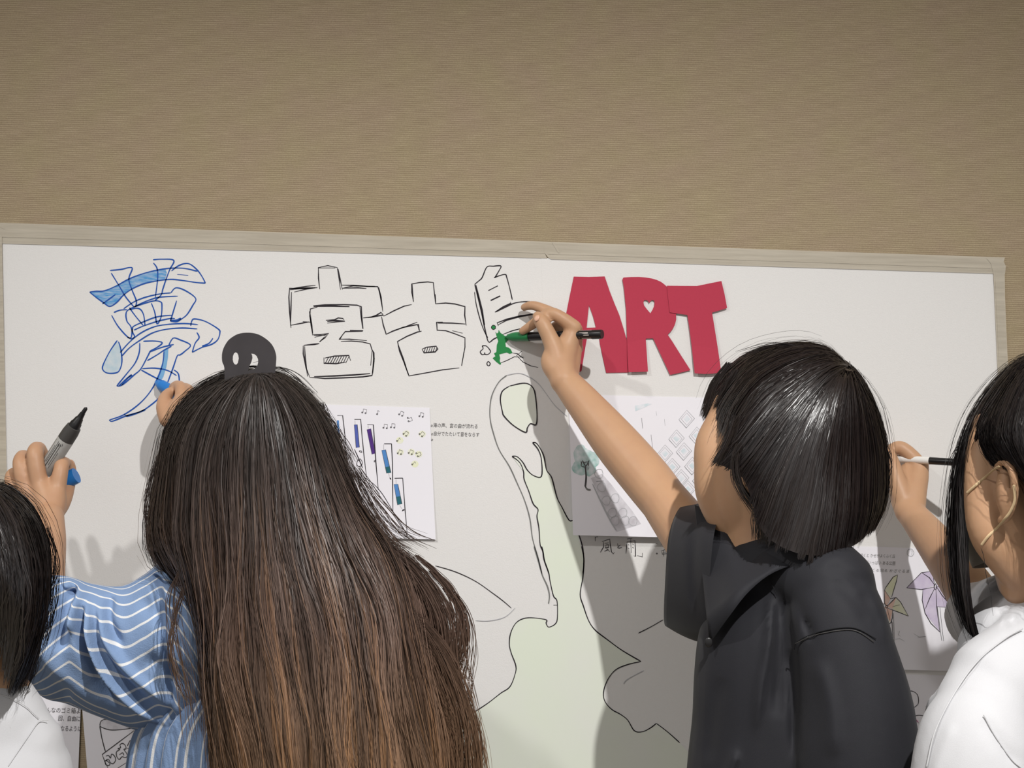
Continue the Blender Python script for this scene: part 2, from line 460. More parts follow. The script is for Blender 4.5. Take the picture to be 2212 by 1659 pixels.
for s, w in (([(380, 598), (560, 592), (760, 600)], 3.6), ([(338, 650), (358, 800), (370, 885)], 4.2), ([(765, 852), (905, 855)], 3.6), ([(385, 1342), (600, 1335), (800, 1325), (980, 1310)], 3.2),
             ([(275, 1010), (385, 1000), (440, 992)], 3.4), ([(1070, 395), (1095, 500), (1112, 640)], 3.2), ([(1010, 1075), (1020, 1150), (1005, 1300)], 3), ([(525, 758), (620, 747), (700, 752)], 3),
             ([(1490, 785), (1500, 850)], 4), ([(1680, 766), (1750, 765)], 3), ([(1345, 1210), (1388, 1325)], 4), ([(1975, 1080), (1950, 1225)], 3.4), ([(1425, 365), (1438, 545)], 3),
             ([(935, 385), (1030, 386)], 4), ([(130, 420), (240, 405), (400, 400)], 3.4), ([(495, 925), (445, 975)], 3.4), ([(1670, 470), (1675, 560)], 3)):
    K(s, w)
for i in range(9):
    x = 505 + i * 27; K([(x, 1198), (x + 35, 1135 - i)], 3.0)
for i in range(6):
    x = 1550 + i * 24; K([(x, 1085), (x + 18, 1032)], 3.0)
C_ = lambda pts, w=2.3, smooth=False: mk.line('black', 'c', pts, w, smooth=smooth)
for s, w in (([(235, 350), (265, 325), (300, 290), (350, 180), (420, 170), (497, 168), (480, 215), (435, 290)], 2.3), ([(425, 292), (490, 268), (545, 258), (560, 290), (590, 400), (618, 525)], 2.3),
             ([(235, 350), (225, 370), (245, 450), (270, 560), (300, 690), (340, 880), (370, 970), (420, 940), (460, 920)], 2.4), ([(220, 440), (235, 560), (275, 720), (320, 850), (360, 925)], 2),
             ([(235, 370), (260, 480), (300, 640), (325, 790)], 3.6), ([(365, 428), (465, 377)], 4.4), ([(390, 532), (490, 484)], 5), ([(435, 655), (520, 600), (605, 560), (595, 547)], 2.6),
             ([(440, 655), (540, 605), (640, 560), (740, 545), (845, 548)], 2.4), ([(455, 768), (560, 730), (700, 695), (840, 672)], 2.8), ([(465, 790), (560, 740), (700, 702), (830, 682)], 2.2),
             ([(460, 770), (470, 800)], 3), ([(515, 890), (620, 850), (760, 815)], 2.3), ([(620, 1085), (670, 1092), (705, 1120), (735, 1142)], 1.8), ([(490, 1192), (560, 1165), (640, 1125), (740, 1130)], 1.8),
             ([(660, 1115), (720, 1065)], 1.8), ([(670, 1120), (730, 1180), (810, 1220), (890, 1238)], 1.9)):
    C_(s, w, smooth=len(s) > 4)
C_([(300, 1010), (340, 1010), (372, 1040), (388, 1072), (362, 1100), (330, 1098), (328, 1078)], 2, True)
C_([(300, 1010), (310, 1040), (280, 1072), (300, 1102), (332, 1096)], 2, True)
mk.line('black', 'c', [(350, 1190), (366, 1175), (385, 1198), (372, 1220), (354, 1212)], 2, closed=True)
mk.fill('green', 'c', [(440, 860), (455, 880), (470, 870), (475, 840), (490, 870), (510, 885), (560, 920), (610, 935), (575, 948), (545, 980), (550, 1020), (580, 1030), (600, 1045), (620, 1085), (590, 1095), (560, 1080), (480, 1100), (490, 1140), (485, 1170), (500, 1200), (490, 1210), (450, 1180), (410, 1140), (440, 1120), (425, 1090), (450, 1075), (455, 1000), (470, 960), (455, 920), (445, 880)], layer=0.0005)
mk.fill('green', 'c', [(420 + 22 * math.cos(i * .52), 815 + 22 * math.sin(i * .52)) for i in range(12)])
mk.line('black', 'c', [(420 + 22 * math.cos(i * .52), 815 + 22 * math.sin(i * .52)) for i in range(12)], 1.6, closed=True)
# the growing plant form
E_ = [(310, 742), (350, 745), (395, 790), (430, 850), (480, 893), (540, 897), (540, 770), (515, 690), (470, 635)]
E2 = [(470, 635), (500, 640), (535, 690), (560, 750), (580, 850), (620, 910), (660, 1060), (700, 1140), (755, 1240), (795, 1248), (830, 1350), (860, 1450), (870, 1560), (863, 1659)]
E3 = [(310, 742), (370, 790), (400, 860), (405, 920), (440, 1010), (475, 1110), (513, 1155), (505, 1210), (520, 1300), (530, 1430), (550, 1480), (560, 1550), (600, 1659)]
F1 = [(797, 0), (810, 50), (820, 110), (850, 200), (860, 260), (885, 370), (912, 410), (915, 530), (900, 580), (850, 605), (830, 575), (830, 550), (720, 535), (650, 545), (600, 580), (565, 650), (555, 730), (570, 800), (603, 890), (600, 950), (560, 1050), (490, 1100), (400, 1170), (310, 1230), (230, 1280), (130, 1308)]
F2 = [(1095, 0), (1112, 90), (1105, 230), (1085, 360), (1110, 450), (1150, 560), (1200, 630), (1290, 700), (1400, 780), (1540, 862)]
F3 = [(1540, 862), (1440, 885), (1350, 925), (1290, 1000), (1260, 1090), (1270, 1160), (1320, 1220), (1385, 1257), (1440, 1300), (1490, 1380), (1550, 1388), (1610, 1360), (1655, 1325)]
F4 = [(1655, 1325), (1740, 1390), (1830, 1470)]
cell = [(290, 195), (235, 235), (220, 300), (235, 390), (250, 430), (320, 500), (415, 555), (430, 520), (455, 487), (497, 495), (505, 420), (495, 290), (480, 220), (445, 182), (390, 173)]
mp_ = Marks(0.0018)     # the plant runs over both papers
mp_.fill('leaf', 'e', cell)
def e2p(l): return px_of('e', l)
def f2p(l): return px_of('f', l)
k1 = [i for i, p in enumerate(e2p(E3)) if p[1] < 1181][-1]
outline = e2p(E_[::-1]) + e2p(E3[2:]) + f2p(F1[5:]) + [(975, 1740), (1500, 1740), (1500, 1640)] + f2p(F4[::-1]) + f2p(F3[::-1])[1:] + f2p(F2[::-1])[1:-1] + e2p(E2[::-1])[4:]
mp_.fill('leaf', 'p', outline)
G_ = lambda n, c, pts, w=2.3, **k: mp_.line(n, c, pts, w, **k)
G_('line', 'e', cell, 2.5, closed=True)
G_('line', 'e', E_, 2.4); G_('line', 'e', E2, 2.4); G_('line', 'e', E3, 2.2)
G_('line', 'f', F1, 2.1); G_('line', 'f', F2, 2.4); G_('line', 'f', F3, 2.1); G_('line', 'f', F4, 2.1)
G_('grey', 'e', [(270, 110), (210, 160), (160, 250), (140, 340), (140, 450), (165, 560), (210, 690), (290, 820), (350, 950), (410, 1090), (450, 1230), (470, 1380), (510, 1520), (545, 1659)], 2.2)
G_('grey', 'f', [(740, 0), (770, 100), (800, 210), (840, 300), (855, 370), (848, 430)], 2.6)
G_('line', 'f', [(885, 440), (915, 440)], 1.8); G_('line', 'f', [(0, 145), (150, 190), (300, 260), (430, 350), (510, 410), (570, 462)], 1.5)
G_('line', 'f', [(1520, 650), (1610, 605), (1705, 550)], 1.7)
G_('faint', 'f', [(300, 555), (400, 558), (520, 530), (600, 460)], 1.3); G_('faint', 'f', [(1410, 1030), (1440, 995), (1560, 930)], 1.6)
G_('faint', 'e', [(270, 110), (350, 95), (420, 110), (520, 180), (640, 340), (740, 430)], 1.5)
mk.build(left_paper, {'blue': ('ink_outline', 'blue_ink'), 'bfill': ('colour_fill', 'blue_fill'), 'drop': ('colour_fill', 'pale_blue'), 'band': ('colour_fill', 'band_blue'),
                      'black': ('ink_outline', 'black_ink'), 'green': ('colour_fill', 'green_ink'), 'pale': ('colour_fill', 'pale_blue')})
mp_.build(left_paper, {'leaf': ('colour_fill', 'leaf_fill'), 'line': ('ink_outline', 'black_ink'), 'grey': ('pencil_line', 'grey_ink'), 'faint': ('pencil_line', 'faint_ink')})
T1 = 'o海の声、宮の曲が流れる'; T2 = 'o自分でたたいて音をならす'
text_mesh('handwriting', T1, 930, 922, 10.5, M['black_ink'], left_paper, 0.0014, width=101)
text_mesh('handwriting', T2, 931, 940, 10.5, M['black_ink'], left_paper, 0.0014, width=104)
text_mesh('handwriting', 'o', 930, 952, 10, M['black_ink'], left_paper, 0.0014)

# ---------------------------------------------------------------- red paper letters
A_out = [(218, 207), (400, 211), (587, 205), (650, 390), (705, 530), (760, 660), (810, 820), (853, 970), (862, 1160), (870, 1352), (605, 1357), (560, 1150), (530, 1010), (520, 930), (378, 930), (345, 1120), (312, 1330), (295, 1345), (0, 1345), (45, 1080), (75, 900), (120, 690), (165, 460)]
A_in = [(400, 550), (385, 690), (372, 818), (482, 815), (450, 690)]
R_out = [(812, 218), (900, 212), (1000, 211), (1080, 218), (1150, 230), (1205, 245), (1260, 270), (1300, 300), (1330, 327), (1380, 450), (1420, 560), (1440, 640), (1442, 720), (1430, 770), (1410, 815), (1380, 860), (1340, 900), (1400, 990), (1500, 1150), (1612, 1325), (1490, 1355), (1368, 1382), (1265, 1160), (1165, 945), (1078, 948), (1092, 1150), (1105, 1342), (872, 1350), (860, 1160), (855, 1000), (842, 600), (815, 330), (798, 240)]
R_in = [(1120, 525), (1103, 498), (1085, 487), (1062, 488), (1050, 510), (1057, 550), (1090, 595), (1133, 645), (1160, 600), (1180, 550), (1183, 510), (1172, 490), (1152, 487), (1135, 500)]
T_out = [(1330, 316), (1500, 318), (1690, 319), (1830, 290), (1982, 260), (2020, 420), (2050, 583), (1960, 612), (1870, 637), (1905, 850), (1940, 1070), (1972, 1290), (1978, 1352), (1880, 1366), (1780, 1370), (1662, 1362), (1625, 1030), (1600, 830), (1575, 665), (1460, 650), (1365, 635), (1345, 470)]
D_ = lambda l: px_of('d', l)
def letter(outer, hole, off, label, curl):
    pts = D_(outer)
    r = empty('paper_letter', P(pts[0][0], pts[0][1], off), label, 'letter', 'red paper letters')
    prism_on_wall('card', pts, [D_(h) for h in hole], off, 0.0005, M['red'], r, curl)
letter(A_out, [A_in], 0.0032, 'red cut-paper letter A, leftmost, partly behind the raised hand and marker', None)
letter(R_out, [R_in], 0.0048, 'red cut-paper letter R with a heart-shaped hole, between the A and the T', lambda x, y: 0.004 * max(0, (y - 740) / 70) if x < 1405 else 0)
letter(T_out, [], 0.0062, 'red cut-paper letter T, rightmost, above the short-haired head', lambda x, y: 0.003 * max(0, (y - 740) / 70))

# ---------------------------------------------------------------- translucent tape
def tape_mat():
    m, nt, b = new_mat('translucent_tape')
    b.inputs['Base Color'].default_value = lin((208, 199, 182)); b.inputs['Roughness'].default_value = 0.35
    g = N(nt, 'ShaderNodeNewGeometry'); n = N(nt, 'ShaderNodeTexNoise'); n.inputs['Scale'].default_value = 30; n.inputs['Detail'].default_value = 5
    mp = N(nt, 'ShaderNodeMapping'); mp.inputs['Scale'].default_value = (0.3, 1, 5)
    nt.links.new(g.outputs['Position'], mp.inputs['Vector']); nt.links.new(mp.outputs['Vector'], n.inputs['Vector'])
    r = N(nt, 'ShaderNodeMapRange'); r.inputs['From Min'].default_value = .3; r.inputs['From Max'].default_value = .7
    r.inputs['To Min'].default_value = .50; r.inputs['To Max'].default_value = .76
    nt.links.new(n.outputs['Fac'], r.inputs['Value']); nt.links.new(r.outputs['Result'], b.inputs['Alpha'])
    return m
M['tape'] = tape_mat()
def tape(outer, off, label, creases=()):
    pts = outer
    r = empty('tape_strip', P(pts[0][0], pts[0][1], off), label, 'tape', 'tape strips round the mural')
    prism_on_wall('film', pts, [], off, 0.0002, M['tape'], r)
    for cr in creases:
        prism_on_wall('crease', cr, [], off + 0.0006, 0.0004, M['tape'], r)
tape([(-60, 479), (0, 481), (500, 498), (1184, 522), (1178, 534), (1176, 545), (1182, 558), (1000, 553), (500, 540), (0, 526), (-60, 524)], 0.0024, 'long translucent tape strip along the top of the left mural paper',
     [[(0, 508), (500, 524), (1176, 545), (1176, 547), (500, 526), (0, 512)], [(2, 489), (10, 493), (9, 495), (1, 491)]])
tape([(1178, 522), (1700, 540), (2171, 556), (2168, 566), (2173, 575), (2171, 592), (2145, 591), (1700, 577), (1190, 560), (1184, 556), (1176, 546), (1175, 533)], 0.0030, 'long translucent tape strip along the top of the right mural paper',
     [[(1192, 523), (1197, 524), (1210, 546), (1206, 547)], [(1184, 545), (1700, 562), (2140, 577), (2140, 580), (1700, 565), (1184, 549)]])
tape([(2131, 558), (2170, 567), (2171, 640), (2176, 760), (2186, 900), (2200, 1180), (2226, 1700), (2198, 1700), (2176, 1180), (2154, 780), (2146, 592), (2141, 570)], 0.0036, 'tape strip down the right edge of the mural, running behind the rightmost head',
     [[(2150, 600), (2153, 600), (2168, 900), (2163, 900)]])
tape([(-30, 500), (4, 508), (8, 700), (14, 1000), (30, 1500), (-2, 1500), (-24, 1000)], 0.0036, 'tape strip down the left edge of the mural beside the raised left hand', [])

# ---------------------------------------------------------------- small sketch sheets
def sketch(corners, off, label, marks_fn):
    r = sheet_obj('sketch_sheet', corners, off, 0.00025, M['sheet'], label, 'drawing sheet', 'sketch sheets on the mural', nx=8, ny=12)
    q = inv_quad(corners)
    m = Marks(lambda x, y: off(*[min(1, max(0, t)) for t in q(x, y)]))
    mats = marks_fn(m, r)
    m.build(r, mats)
    return r, m
INK = {'k': ('ink_outline', 'black_ink'), 'g': ('pencil_line', 'mid_ink'), 'f': ('pencil_line', 'faint_ink')}

def music(m, r):
    L = lambda p, w=1.7, n='k', **kw: m.line(n, 'g', p, w, **kw)
    for p in ([(325, 225), (380, 225), (400, 400), (415, 520)], [(500, 265), (565, 265), (580, 450), (600, 650), (625, 860)], [(632, 318), (695, 320), (705, 480), (720, 700), (745, 985)],
              [(805, 515), (880, 515), (890, 700), (892, 950), (895, 1215)], [(912, 868), (995, 868), (1005, 1000), (1020, 1200), (1043, 1455)]):
        L(p, 1.9, smooth=False)
    L([(500, 265), (565, 265)], 2.6, smooth=False); L([(805, 515), (880, 515)], 3.2, smooth=False); L([(912, 868), (995, 866)], 3.4, smooth=False)
    for nm, q in (('b1', [(320, 275), (342, 275), (350, 430), (330, 430)]), ('b2', [(498, 320), (530, 318), (552, 550), (518, 555)]), ('b3', [(628, 370), (668, 360), (716, 612), (680, 622)]),
                  ('b4', [(780, 582), (820, 575), (862, 745), (815, 755)]), ('b5', [(905, 930), (945, 928), (972, 1050), (925, 1060)]), ('b6', [(815, 755), (862, 745), (875, 810), (830, 815)]),
                  ('b6', [(925, 1060), (972, 1050), (988, 1130), (942, 1140)])):
        m.fill(nm, 'g', q)
    for q in ([(498, 320), (530, 318), (552, 550), (518, 555)], [(628, 370), (668, 360), (716, 612), (680, 622)], [(780, 582), (820, 575), (875, 810), (830, 815)], [(905, 930), (945, 928), (988, 1130), (942, 1140)]):
        L(q, 1.0, 'g', smooth=False, closed=True)
    L([(500, 570), (550, 680), (585, 765)], 1.8); L([(530, 690), (560, 670), (582, 710), (560, 745), (525, 735)], 1.4, closed=True)
    L([(545, 760), (575, 820), (565, 860), (520, 850)], 1.5); L([(590, 850), (700, 930), (780, 1020), (850, 1130), (900, 1215), (990, 1360), (1040, 1450)], 1.4)
    L([(600, 880), (700, 960), (760, 1030)], 1.0, 'g'); L([(900, 1230), (960, 1310), (1010, 1400)], 1.0, 'g')
    L([(505, 275), (508, 318)], .8, 'g'); L([(640, 325), (642, 360)], .8, 'g'); L([(800, 520), (800, 575)], .8, 'g'); L([(925, 875), (927, 928)], .8, 'g'); L([(852, 815), (858, 850)], .8, 'g'); L([(965, 1145), (985, 1180)], .8, 'g')
    rnd = random.Random(4)
    for cx, cy in ((562, 595), (708, 688), (862, 870), (1002, 1200)):
        L([(cx + rnd.uniform(-16, 16), cy + rnd.uniform(-14, 14)) for _ in range(7)], 1.1)
    def note(x, y, a, s=1.0, n=2):
        ca, sa = math.cos(a), math.sin(a)
        T = lambda pts: [(x + (px * ca - py * sa) * s, y + (px * sa + py * ca) * s) for px, py in pts]
        L(T([(-22 + 7 * math.cos(t), 16 + 6 * math.sin(t)) for t in (0, 1.5, 3, 4.5)]), 1.1, closed=True)
        L(T([(-15, 14), (-14, -22)]), 1.1)
        if n == 2:
            L(T([(12 + 7 * math.cos(t), 20 + 6 * math.sin(t)) for t in (0, 1.5, 3, 4.5)]), 1.1, closed=True)
            L(T([(19, 18), (19, -18)]), 1.1); L(T([(-14, -22), (19, -18)]), 1.4)
        else: L(T([(-14, -22), (4, -10)]), 1.2)
    for x, y, a, n in ((605, 180, .1, 2), (755, 195, 0, 1), (985, 205, .3, 2), (1070, 265, 1.2, 2), (1190, 218, .1, 2), (820, 335, 0, 2), (897, 330, 0, 2), (1030, 410, .5, 2), (1195, 415, .6, 2), (965, 480, .4, 1), (970, 600, .2, 2), (1082, 600, .3, 2), (1160, 622, 1, 2), (1120, 722, .5, 1)):
        note(x, y, a, 1.0, n)
        if y > 350: m.fill('y', 'g', [(x + 38 * math.cos(t * .7), y + 36 * math.sin(t * .7)) for t in range(9)], layer=0.0001)
    return dict(INK, b1=('colour_fill', 'blue_bar'), b2=('colour_fill', 'indigo_bar'), b3=('colour_fill', 'purple_bar'), b4=('colour_fill', 'blue_bar'), b5=('colour_fill', 'blue_bar'), b6=('colour_fill', 'teal_bar'), y=('colour_fill', 'yellow_wash'))
sketch([(520, 868), (928, 881), (941, 1165), (530, 1155)], lambda u, v: 0.0024 + 0.004 * v ** 3, 'small sheet of music notes and hanging chimes beside the long brown hair', music)

def wind(m, r):
    L = lambda p, w=1.6, n='g', **kw: m.line(n, 'h', p, w, **kw)
    rnd = random.Random(2)
    for cx, cy, rx, ry in ((70, 600, 75, 90), (140, 640, 80, 90), (60, 700, 80, 70), (130, 720, 70, 60), (190, 640, 40, 60), (60, 540, 45, 45)):
        m.fill('t', 'h', [(cx + rx * math.cos(t * .5) * rnd.uniform(.85, 1.1), cy + ry * math.sin(t * .5) * rnd.uniform(.85, 1.1)) for t in range(12)], True, layer=0.0001 + rx * 1e-6)
    L([(100, 690), (108, 790), (100, 880)], 3.4); L([(98, 870), (120, 900), (150, 905)], 3.6, 'u'); L([(75, 640), (105, 690), (135, 640)], 2)
    L([(90, 660), (125, 655), (130, 690)], 1.6); L([(70, 650), (65, 690), (95, 700)], 1.6)
    m.fill('s', 'h', [(150, 800), (250, 760), (330, 850), (430, 980), (520, 1090), (600, 1210), (380, 1280), (330, 1180), (250, 1010), (190, 880)])
    for bx, by in ((225, 760), (250, 880), (290, 1000), (370, 980), (345, 1110), (440, 1110), (370, 1180), (460, 1180), (530, 1185)):
        L([(bx + 38 * math.cos(t * 1.05) * (1.1 if t % 2 else .9), by + 42 * math.sin(t * 1.05)) for t in range(6)], 1.3, 'f', closed=True)
    L([(165, 850), (240, 1010), (330, 1190), (380, 1270)], 3.2, 'f'); L([(200, 830), (265, 825)], 1.8)
    for p in ([(605, 260), (615, 355)], [(690, 410), (705, 540)], [(810, 270), (815, 330)], [(735, 200), (742, 240)]): L(p, 1.1, 'f' if p[0][0] > 700 else 'g')
    m.fill('q', 'h', [(545, 150), (660, 130), (700, 135), (620, 170), (550, 200)])
    m.fill('q', 'h', [(505, 340), (530, 345), (540, 390), (515, 375)])
    def dia(cx, cy, w=70, h=80):
        q = [(cx, cy - h), (cx + w, cy - 5), (cx - 5, cy + h), (cx - w, cy + 5)]
        m.fill('q', 'h', [(cx - 30, cy - 5), (cx, cy - 30), (cx + 30, cy), (cx, cy + 30)], layer=0.0002)
        L(q, 1.1, 'f', smooth=False, closed=True); L([q[3], q[2], q[1]], 1.5, 'f', smooth=False); L([(q[3][0] + 6, q[3][1] + 12), (q[2][0], q[2][1] - 4)], 1.0, 'f', smooth=False)
        q2 = [(cx, cy - h * .7), (cx + w * .7, cy), (cx, cy + h * .7), (cx - w * .7, cy)]
        L(q2, .9, 'f', smooth=False, closed=True)
    for c in ((1010, 270), (918, 445), (815, 580), (985, 560), (1100, 420), (880, 700), (1060, 690), (960, 800), (1150, 560), (1130, 820), (1020, 900)):
        dia(*c)
    return dict(INK, u=('pencil_line', 'grey_ink'), t=('colour_fill', 'teal_pencil'), s=('colour_fill', 'stone_pencil'), q=('colour_fill', 'teal_faint'))
wind_off = lambda u, v: 0.003 + 0.014 * v ** 1.4 * (1 - 0.2 * u)
sketch([(1228, 852), (1650, 862), (1662, 1166), (1238, 1156)], wind_off, 'small sheet with a pencil tree and stone path behind the raised bare arm', wind)

mr = Marks(0.0016)
H = lambda p, w=1.8, **k: mr.line('k', 'h', p, w, smooth=False, **k)
for p in ([(215, 1325), (190, 1328), (190, 1365)], [(265, 1370), (262, 1420), (235, 1465)], [(250, 1368), (320, 1345), (325, 1400), (335, 1460), (352, 1478), (362, 1462)],
          [(275, 1385), (310, 1378)], [(280, 1400), (280, 1425), (310, 1420), (308, 1395), (280, 1400)], [(295, 1385), (295, 1450)], [(272, 1455), (305, 1440), (318, 1458)],
          [(388, 1385), (394, 1408)], [(418, 1398), (395, 1412), (390, 1422), (405, 1427), (430, 1420)], [(475, 1345), (522, 1338)], [(475, 1370), (470, 1420), (465, 1475)],
          [(475, 1370), (545, 1360), (550, 1430), (551, 1502), (535, 1495)], [(508, 1345), (512, 1470)], [(484, 1393), (496, 1400)], [(482, 1425), (495, 1430)], [(522, 1388), (535, 1395)], [(522, 1420), (535, 1425)],
          [(565, 1493), (612, 1505), (612, 1470)]):
    H(p)
H([(738, 1470), (746, 1472), (744, 1480), (737, 1478)], 1.5, closed=True); H([(735, 1385), (748, 1390)], 1.5)
for p in ([(780, 1450), (815, 1440), (840, 1445)], [(785, 1455), (790, 1480), (835, 1475)], [(800, 1445), (802, 1500)], [(795, 1462), (830, 1460)], [(780, 1385), (790, 1400), (815, 1405)]): H(p, 1.3)
mr.build(right_paper, {'k': ('handwriting', 'black_ink')})

def pinwheels(m, r):
    L = lambda p, w=1.5, n='k', **kw: m.line(n, 'i', p, w, smooth=False, **kw)
    m.fill('y', 'i', [(380, 325), (350, 340), (300, 410), (290, 430), (330, 490), (350, 440), (372, 370)]); m.fill('p', 'i', [(290, 430), (330, 490), (305, 545), (290, 520)])
    m.fill('y', 'i', [(370, 482), (400, 512), (455, 610), (385, 582), (345, 560)]); m.fill('p', 'i', [(305, 545), (370, 482), (345, 560)])
    m.fill('p', 'i', [(305, 545), (225, 560), (240, 585), (290, 585)]); m.fill('p', 'i', [(305, 548), (345, 570), (330, 650), (300, 620)]); m.fill('y', 'i', [(300, 600), (330, 655), (295, 683), (270, 640)]); m.fill('y', 'i', [(215, 493), (288, 525), (230, 535)])
    for p in ([(380, 325), (350, 340), (300, 410), (290, 430)], [(380, 325), (372, 370), (350, 440), (340, 480)], [(290, 430), (290, 520), (303, 540)], [(290, 430), (332, 492)], [(330, 490), (370, 482), (400, 512), (455, 610)],
              [(455, 610), (385, 582), (310, 555)], [(310, 540), (345, 505), (368, 482)], [(345, 545), (395, 532)], [(215, 493), (290, 525)], [(230, 545), (290, 528)], [(240, 588), (300, 580)], [(345, 565), (345, 620), (335, 655), (290, 685)], [(310, 560), (328, 640)], [(300, 590), (280, 650)]):
        L(p)
    m.line('k', 'i', [(305 + 8 * math.cos(t), 545 + 9 * math.sin(t)) for t in (0, 1.2, 2.5, 3.8, 5)], 1.3, closed=True)
    L([(340, 640), (348, 780)], 1.4, 'g'); L([(352, 590), (358, 785)], 1.4, 'g'); L([(345, 650), (352, 760)], 1.1, 'g')
    m.fill('v', 'i', [(443, 415), (545, 310), (620, 303), (640, 400), (545, 425)]); m.fill('v', 'i', [(555, 420), (550, 500), (570, 590), (672, 720), (650, 545), (645, 410)]); m.fill('v', 'i', [(645, 410), (652, 545), (775, 552), (760, 410), (700, 350), (665, 345)])
    for p in ([(443, 415), (545, 310), (622, 300)], [(443, 415), (545, 427), (640, 408)], [(550, 312), (600, 345), (640, 402)], [(555, 425), (550, 500), (570, 590), (610, 660), (674, 722)], [(572, 560), (600, 490), (638, 415)], [(645, 412), (650, 545), (672, 720)],
              [(650, 545), (775, 553)], [(645, 402), (690, 470), (742, 530)], [(620, 262), (626, 330), (636, 400)], [(640, 392), (665, 345), (690, 350)], [(650, 408), (720, 406)], [(655, 545), (685, 780)], [(672, 550), (698, 782)]):
        L(p, 1.6)
    m.line('k', 'i', [(641 + 9 * math.cos(t), 408 + 20 * math.sin(t)) for t in (0, 1.2, 2.5, 3.8, 5)], 1.4, closed=True)
    m.line('f', 'i', [(470 + 25 * math.cos(t), 172 + 26 * math.sin(t)) for t in (0, 1.2, 2.5, 3.8, 5)], 1.2, closed=True); L([(470, 155), (482, 165), (475, 190)], 1.1, 'f')
    L([(490, 730), (530, 755), (575, 750), (520, 760)], 1.1, 'f'); L([(745, 740), (770, 770), (800, 760)], 1.1, 'f'); L([(360, 770), (395, 765), (430, 785)], 1.1, 'f'); L([(378, 720), (395, 712), (385, 740), (400, 750)], 1.1, 'f')
    off = m.off(*px_of('i', [(300, 200)])[0])
    text_mesh('handwriting', '| 海 行くと かぜがよくふく丘', 1845, 1202, 8.5, M['grey_ink'], r, off, width=88)
    text_mesh('handwriting', '風車がいっぱい ある公園', 1854, 1218, 9.5, M['grey_ink'], r, off, width=80)
    text_mesh('handwriting', 'くるくる回る かざぐるま', 1864, 1234, 8, M['grey_ink'], r, off, width=98)
    text_mesh('handwriting', '海風にゆれるところ', 1974, 1417, 7.5, M['grey_ink'], r, off, width=62)
    text_mesh('handwriting', 'きれいなかざぐるまが見え', 1970, 1429, 7.5, M['grey_ink'], r, off, width=80)
    text_mesh('handwriting', '海岸の道に並ぶ', 1975, 1440, 7.5, M['grey_ink'], r, off, width=62)
    return dict(INK, y=('colour_fill', 'yellow_wash'), p=('colour_fill', 'pink_wash'), v=('colour_fill', 'purple_wash'))
sketch([(1700, 1176), (2130, 1188), (2140, 1452), (1706, 1440)], lambda u, v: 0.003 + 0.003 * v ** 2, 'sheet with an orange and a purple pinwheel between the two girls on the right', pinwheels)

def flower(m, r):
    L = lambda p, w=1.4, n='k', **kw: m.line(n, 'i', p, w, **kw)
    P1 = [(405, 1165), (440, 1135), (480, 1128), (515, 1150), (525, 1190), (518, 1222), (480, 1250), (440, 1285), (415, 1240)]
    P2 = [(480, 1310), (520, 1295), (575, 1305), (590, 1350), (560, 1400), (540, 1440), (505, 1385)]
    L(P1[:-2]); L(P2, closed=True)
    m.fill('r', 'i', [(410, 1195), (425, 1240), (440, 1282), (475, 1240), (450, 1230), (440, 1215), (430, 1230)]); m.fill('r', 'i', [(480, 1310), (500, 1310), (530, 1345), (505, 1340)])
    L([(480, 1310), (510, 1330), (525, 1350)], 1, 'g'); L([(570, 1235), (600, 1237)], 1.1, 'f')
    P3 = [(395, 1290), (330, 1300), (300, 1350), (340, 1400), (400, 1380), (440, 1330)]
    L(P3, closed=True)
    return dict(INK, r=('colour_fill', 'rose_wash'))
sketch([(1790, 1451), (2150, 1463), (2166, 1730), (1800, 1720)], lambda u, v: 0.002, 'sheet with a pink petalled flower, lowest at right behind the black sleeve', flower)

def cup(m, r):
    L = lambda p, w=1.5, n='g', **kw: m.line(n, 'j', p, w * 1.2, **kw)
    m.fill('s', 'j', [(1500, 590), (1520, 540), (1640, 510), (2000, 590), (1960, 630), (1800, 660), (1640, 665), (1540, 630)])
    L([(1490, 600), (1510, 535), (1600, 510), (1800, 530), (2010, 600), (1960, 640), (1800, 665), (1640, 668), (1520, 630)], 1.5, closed=True)
    L([(1490, 610), (1520, 790), (1572, 990)], 2.0); L([(2000, 680), (1760, 860), (1525, 1035), (1560, 1130), (1610, 1235)], 1.8, smooth=False)
    L([(1755, 1240), (1880, 1160)], 1.6)
    L([(1580, 1060), (1620, 1050), (1650, 1090), (1665, 1030), (1710, 1060), (1725, 1120), (1690, 1170), (1650, 1160), (1620, 1110), (1590, 1120), (1640, 1170), (1620, 1200), (1575, 1180), (1570, 1130), (1600, 1130)], 1.5)
    L([(1740, 990), (1790, 960), (1760, 950), (1800, 930), (1790, 890), (1830, 870), (1870, 900), (1880, 950), (1850, 960), (1890, 1020), (1900, 1060), (1870, 1080), (1820, 1070), (1780, 1110), (1745, 1070), (1735, 1020)], 1.5, closed=True)
    L([(1780, 1040), (1830, 1010), (1850, 1050)], 1.3); L([(1900, 910), (1940, 830), (1960, 850), (1930, 940), (1900, 940)], 1.4)
    return dict(INK, s=('colour_fill', 'stone_pencil'))
sketch([(176, 1512), (620, 1524), (636, 1800), (200, 1800)], lambda u, v: 0.004, 'sheet with a pencil drawn paper cup below the striped sleeve', cup)
def words(m, r):
    off = 0.0042
    text_mesh('handwriting', 'E', 74, 1508, 10, M['black_ink'], r, off)
    text_mesh('handwriting', 'みんなのゴミ箱よ', 88, 1538, 13, M['black_ink'], r, off, width=84)
    text_mesh('handwriting', '回、自由に', 125, 1556, 13, M['black_ink'], r, off, width=47)
    text_mesh('handwriting', 'なるように', 130, 1578, 13, M['black_ink'], r, off, width=44)
    return INK
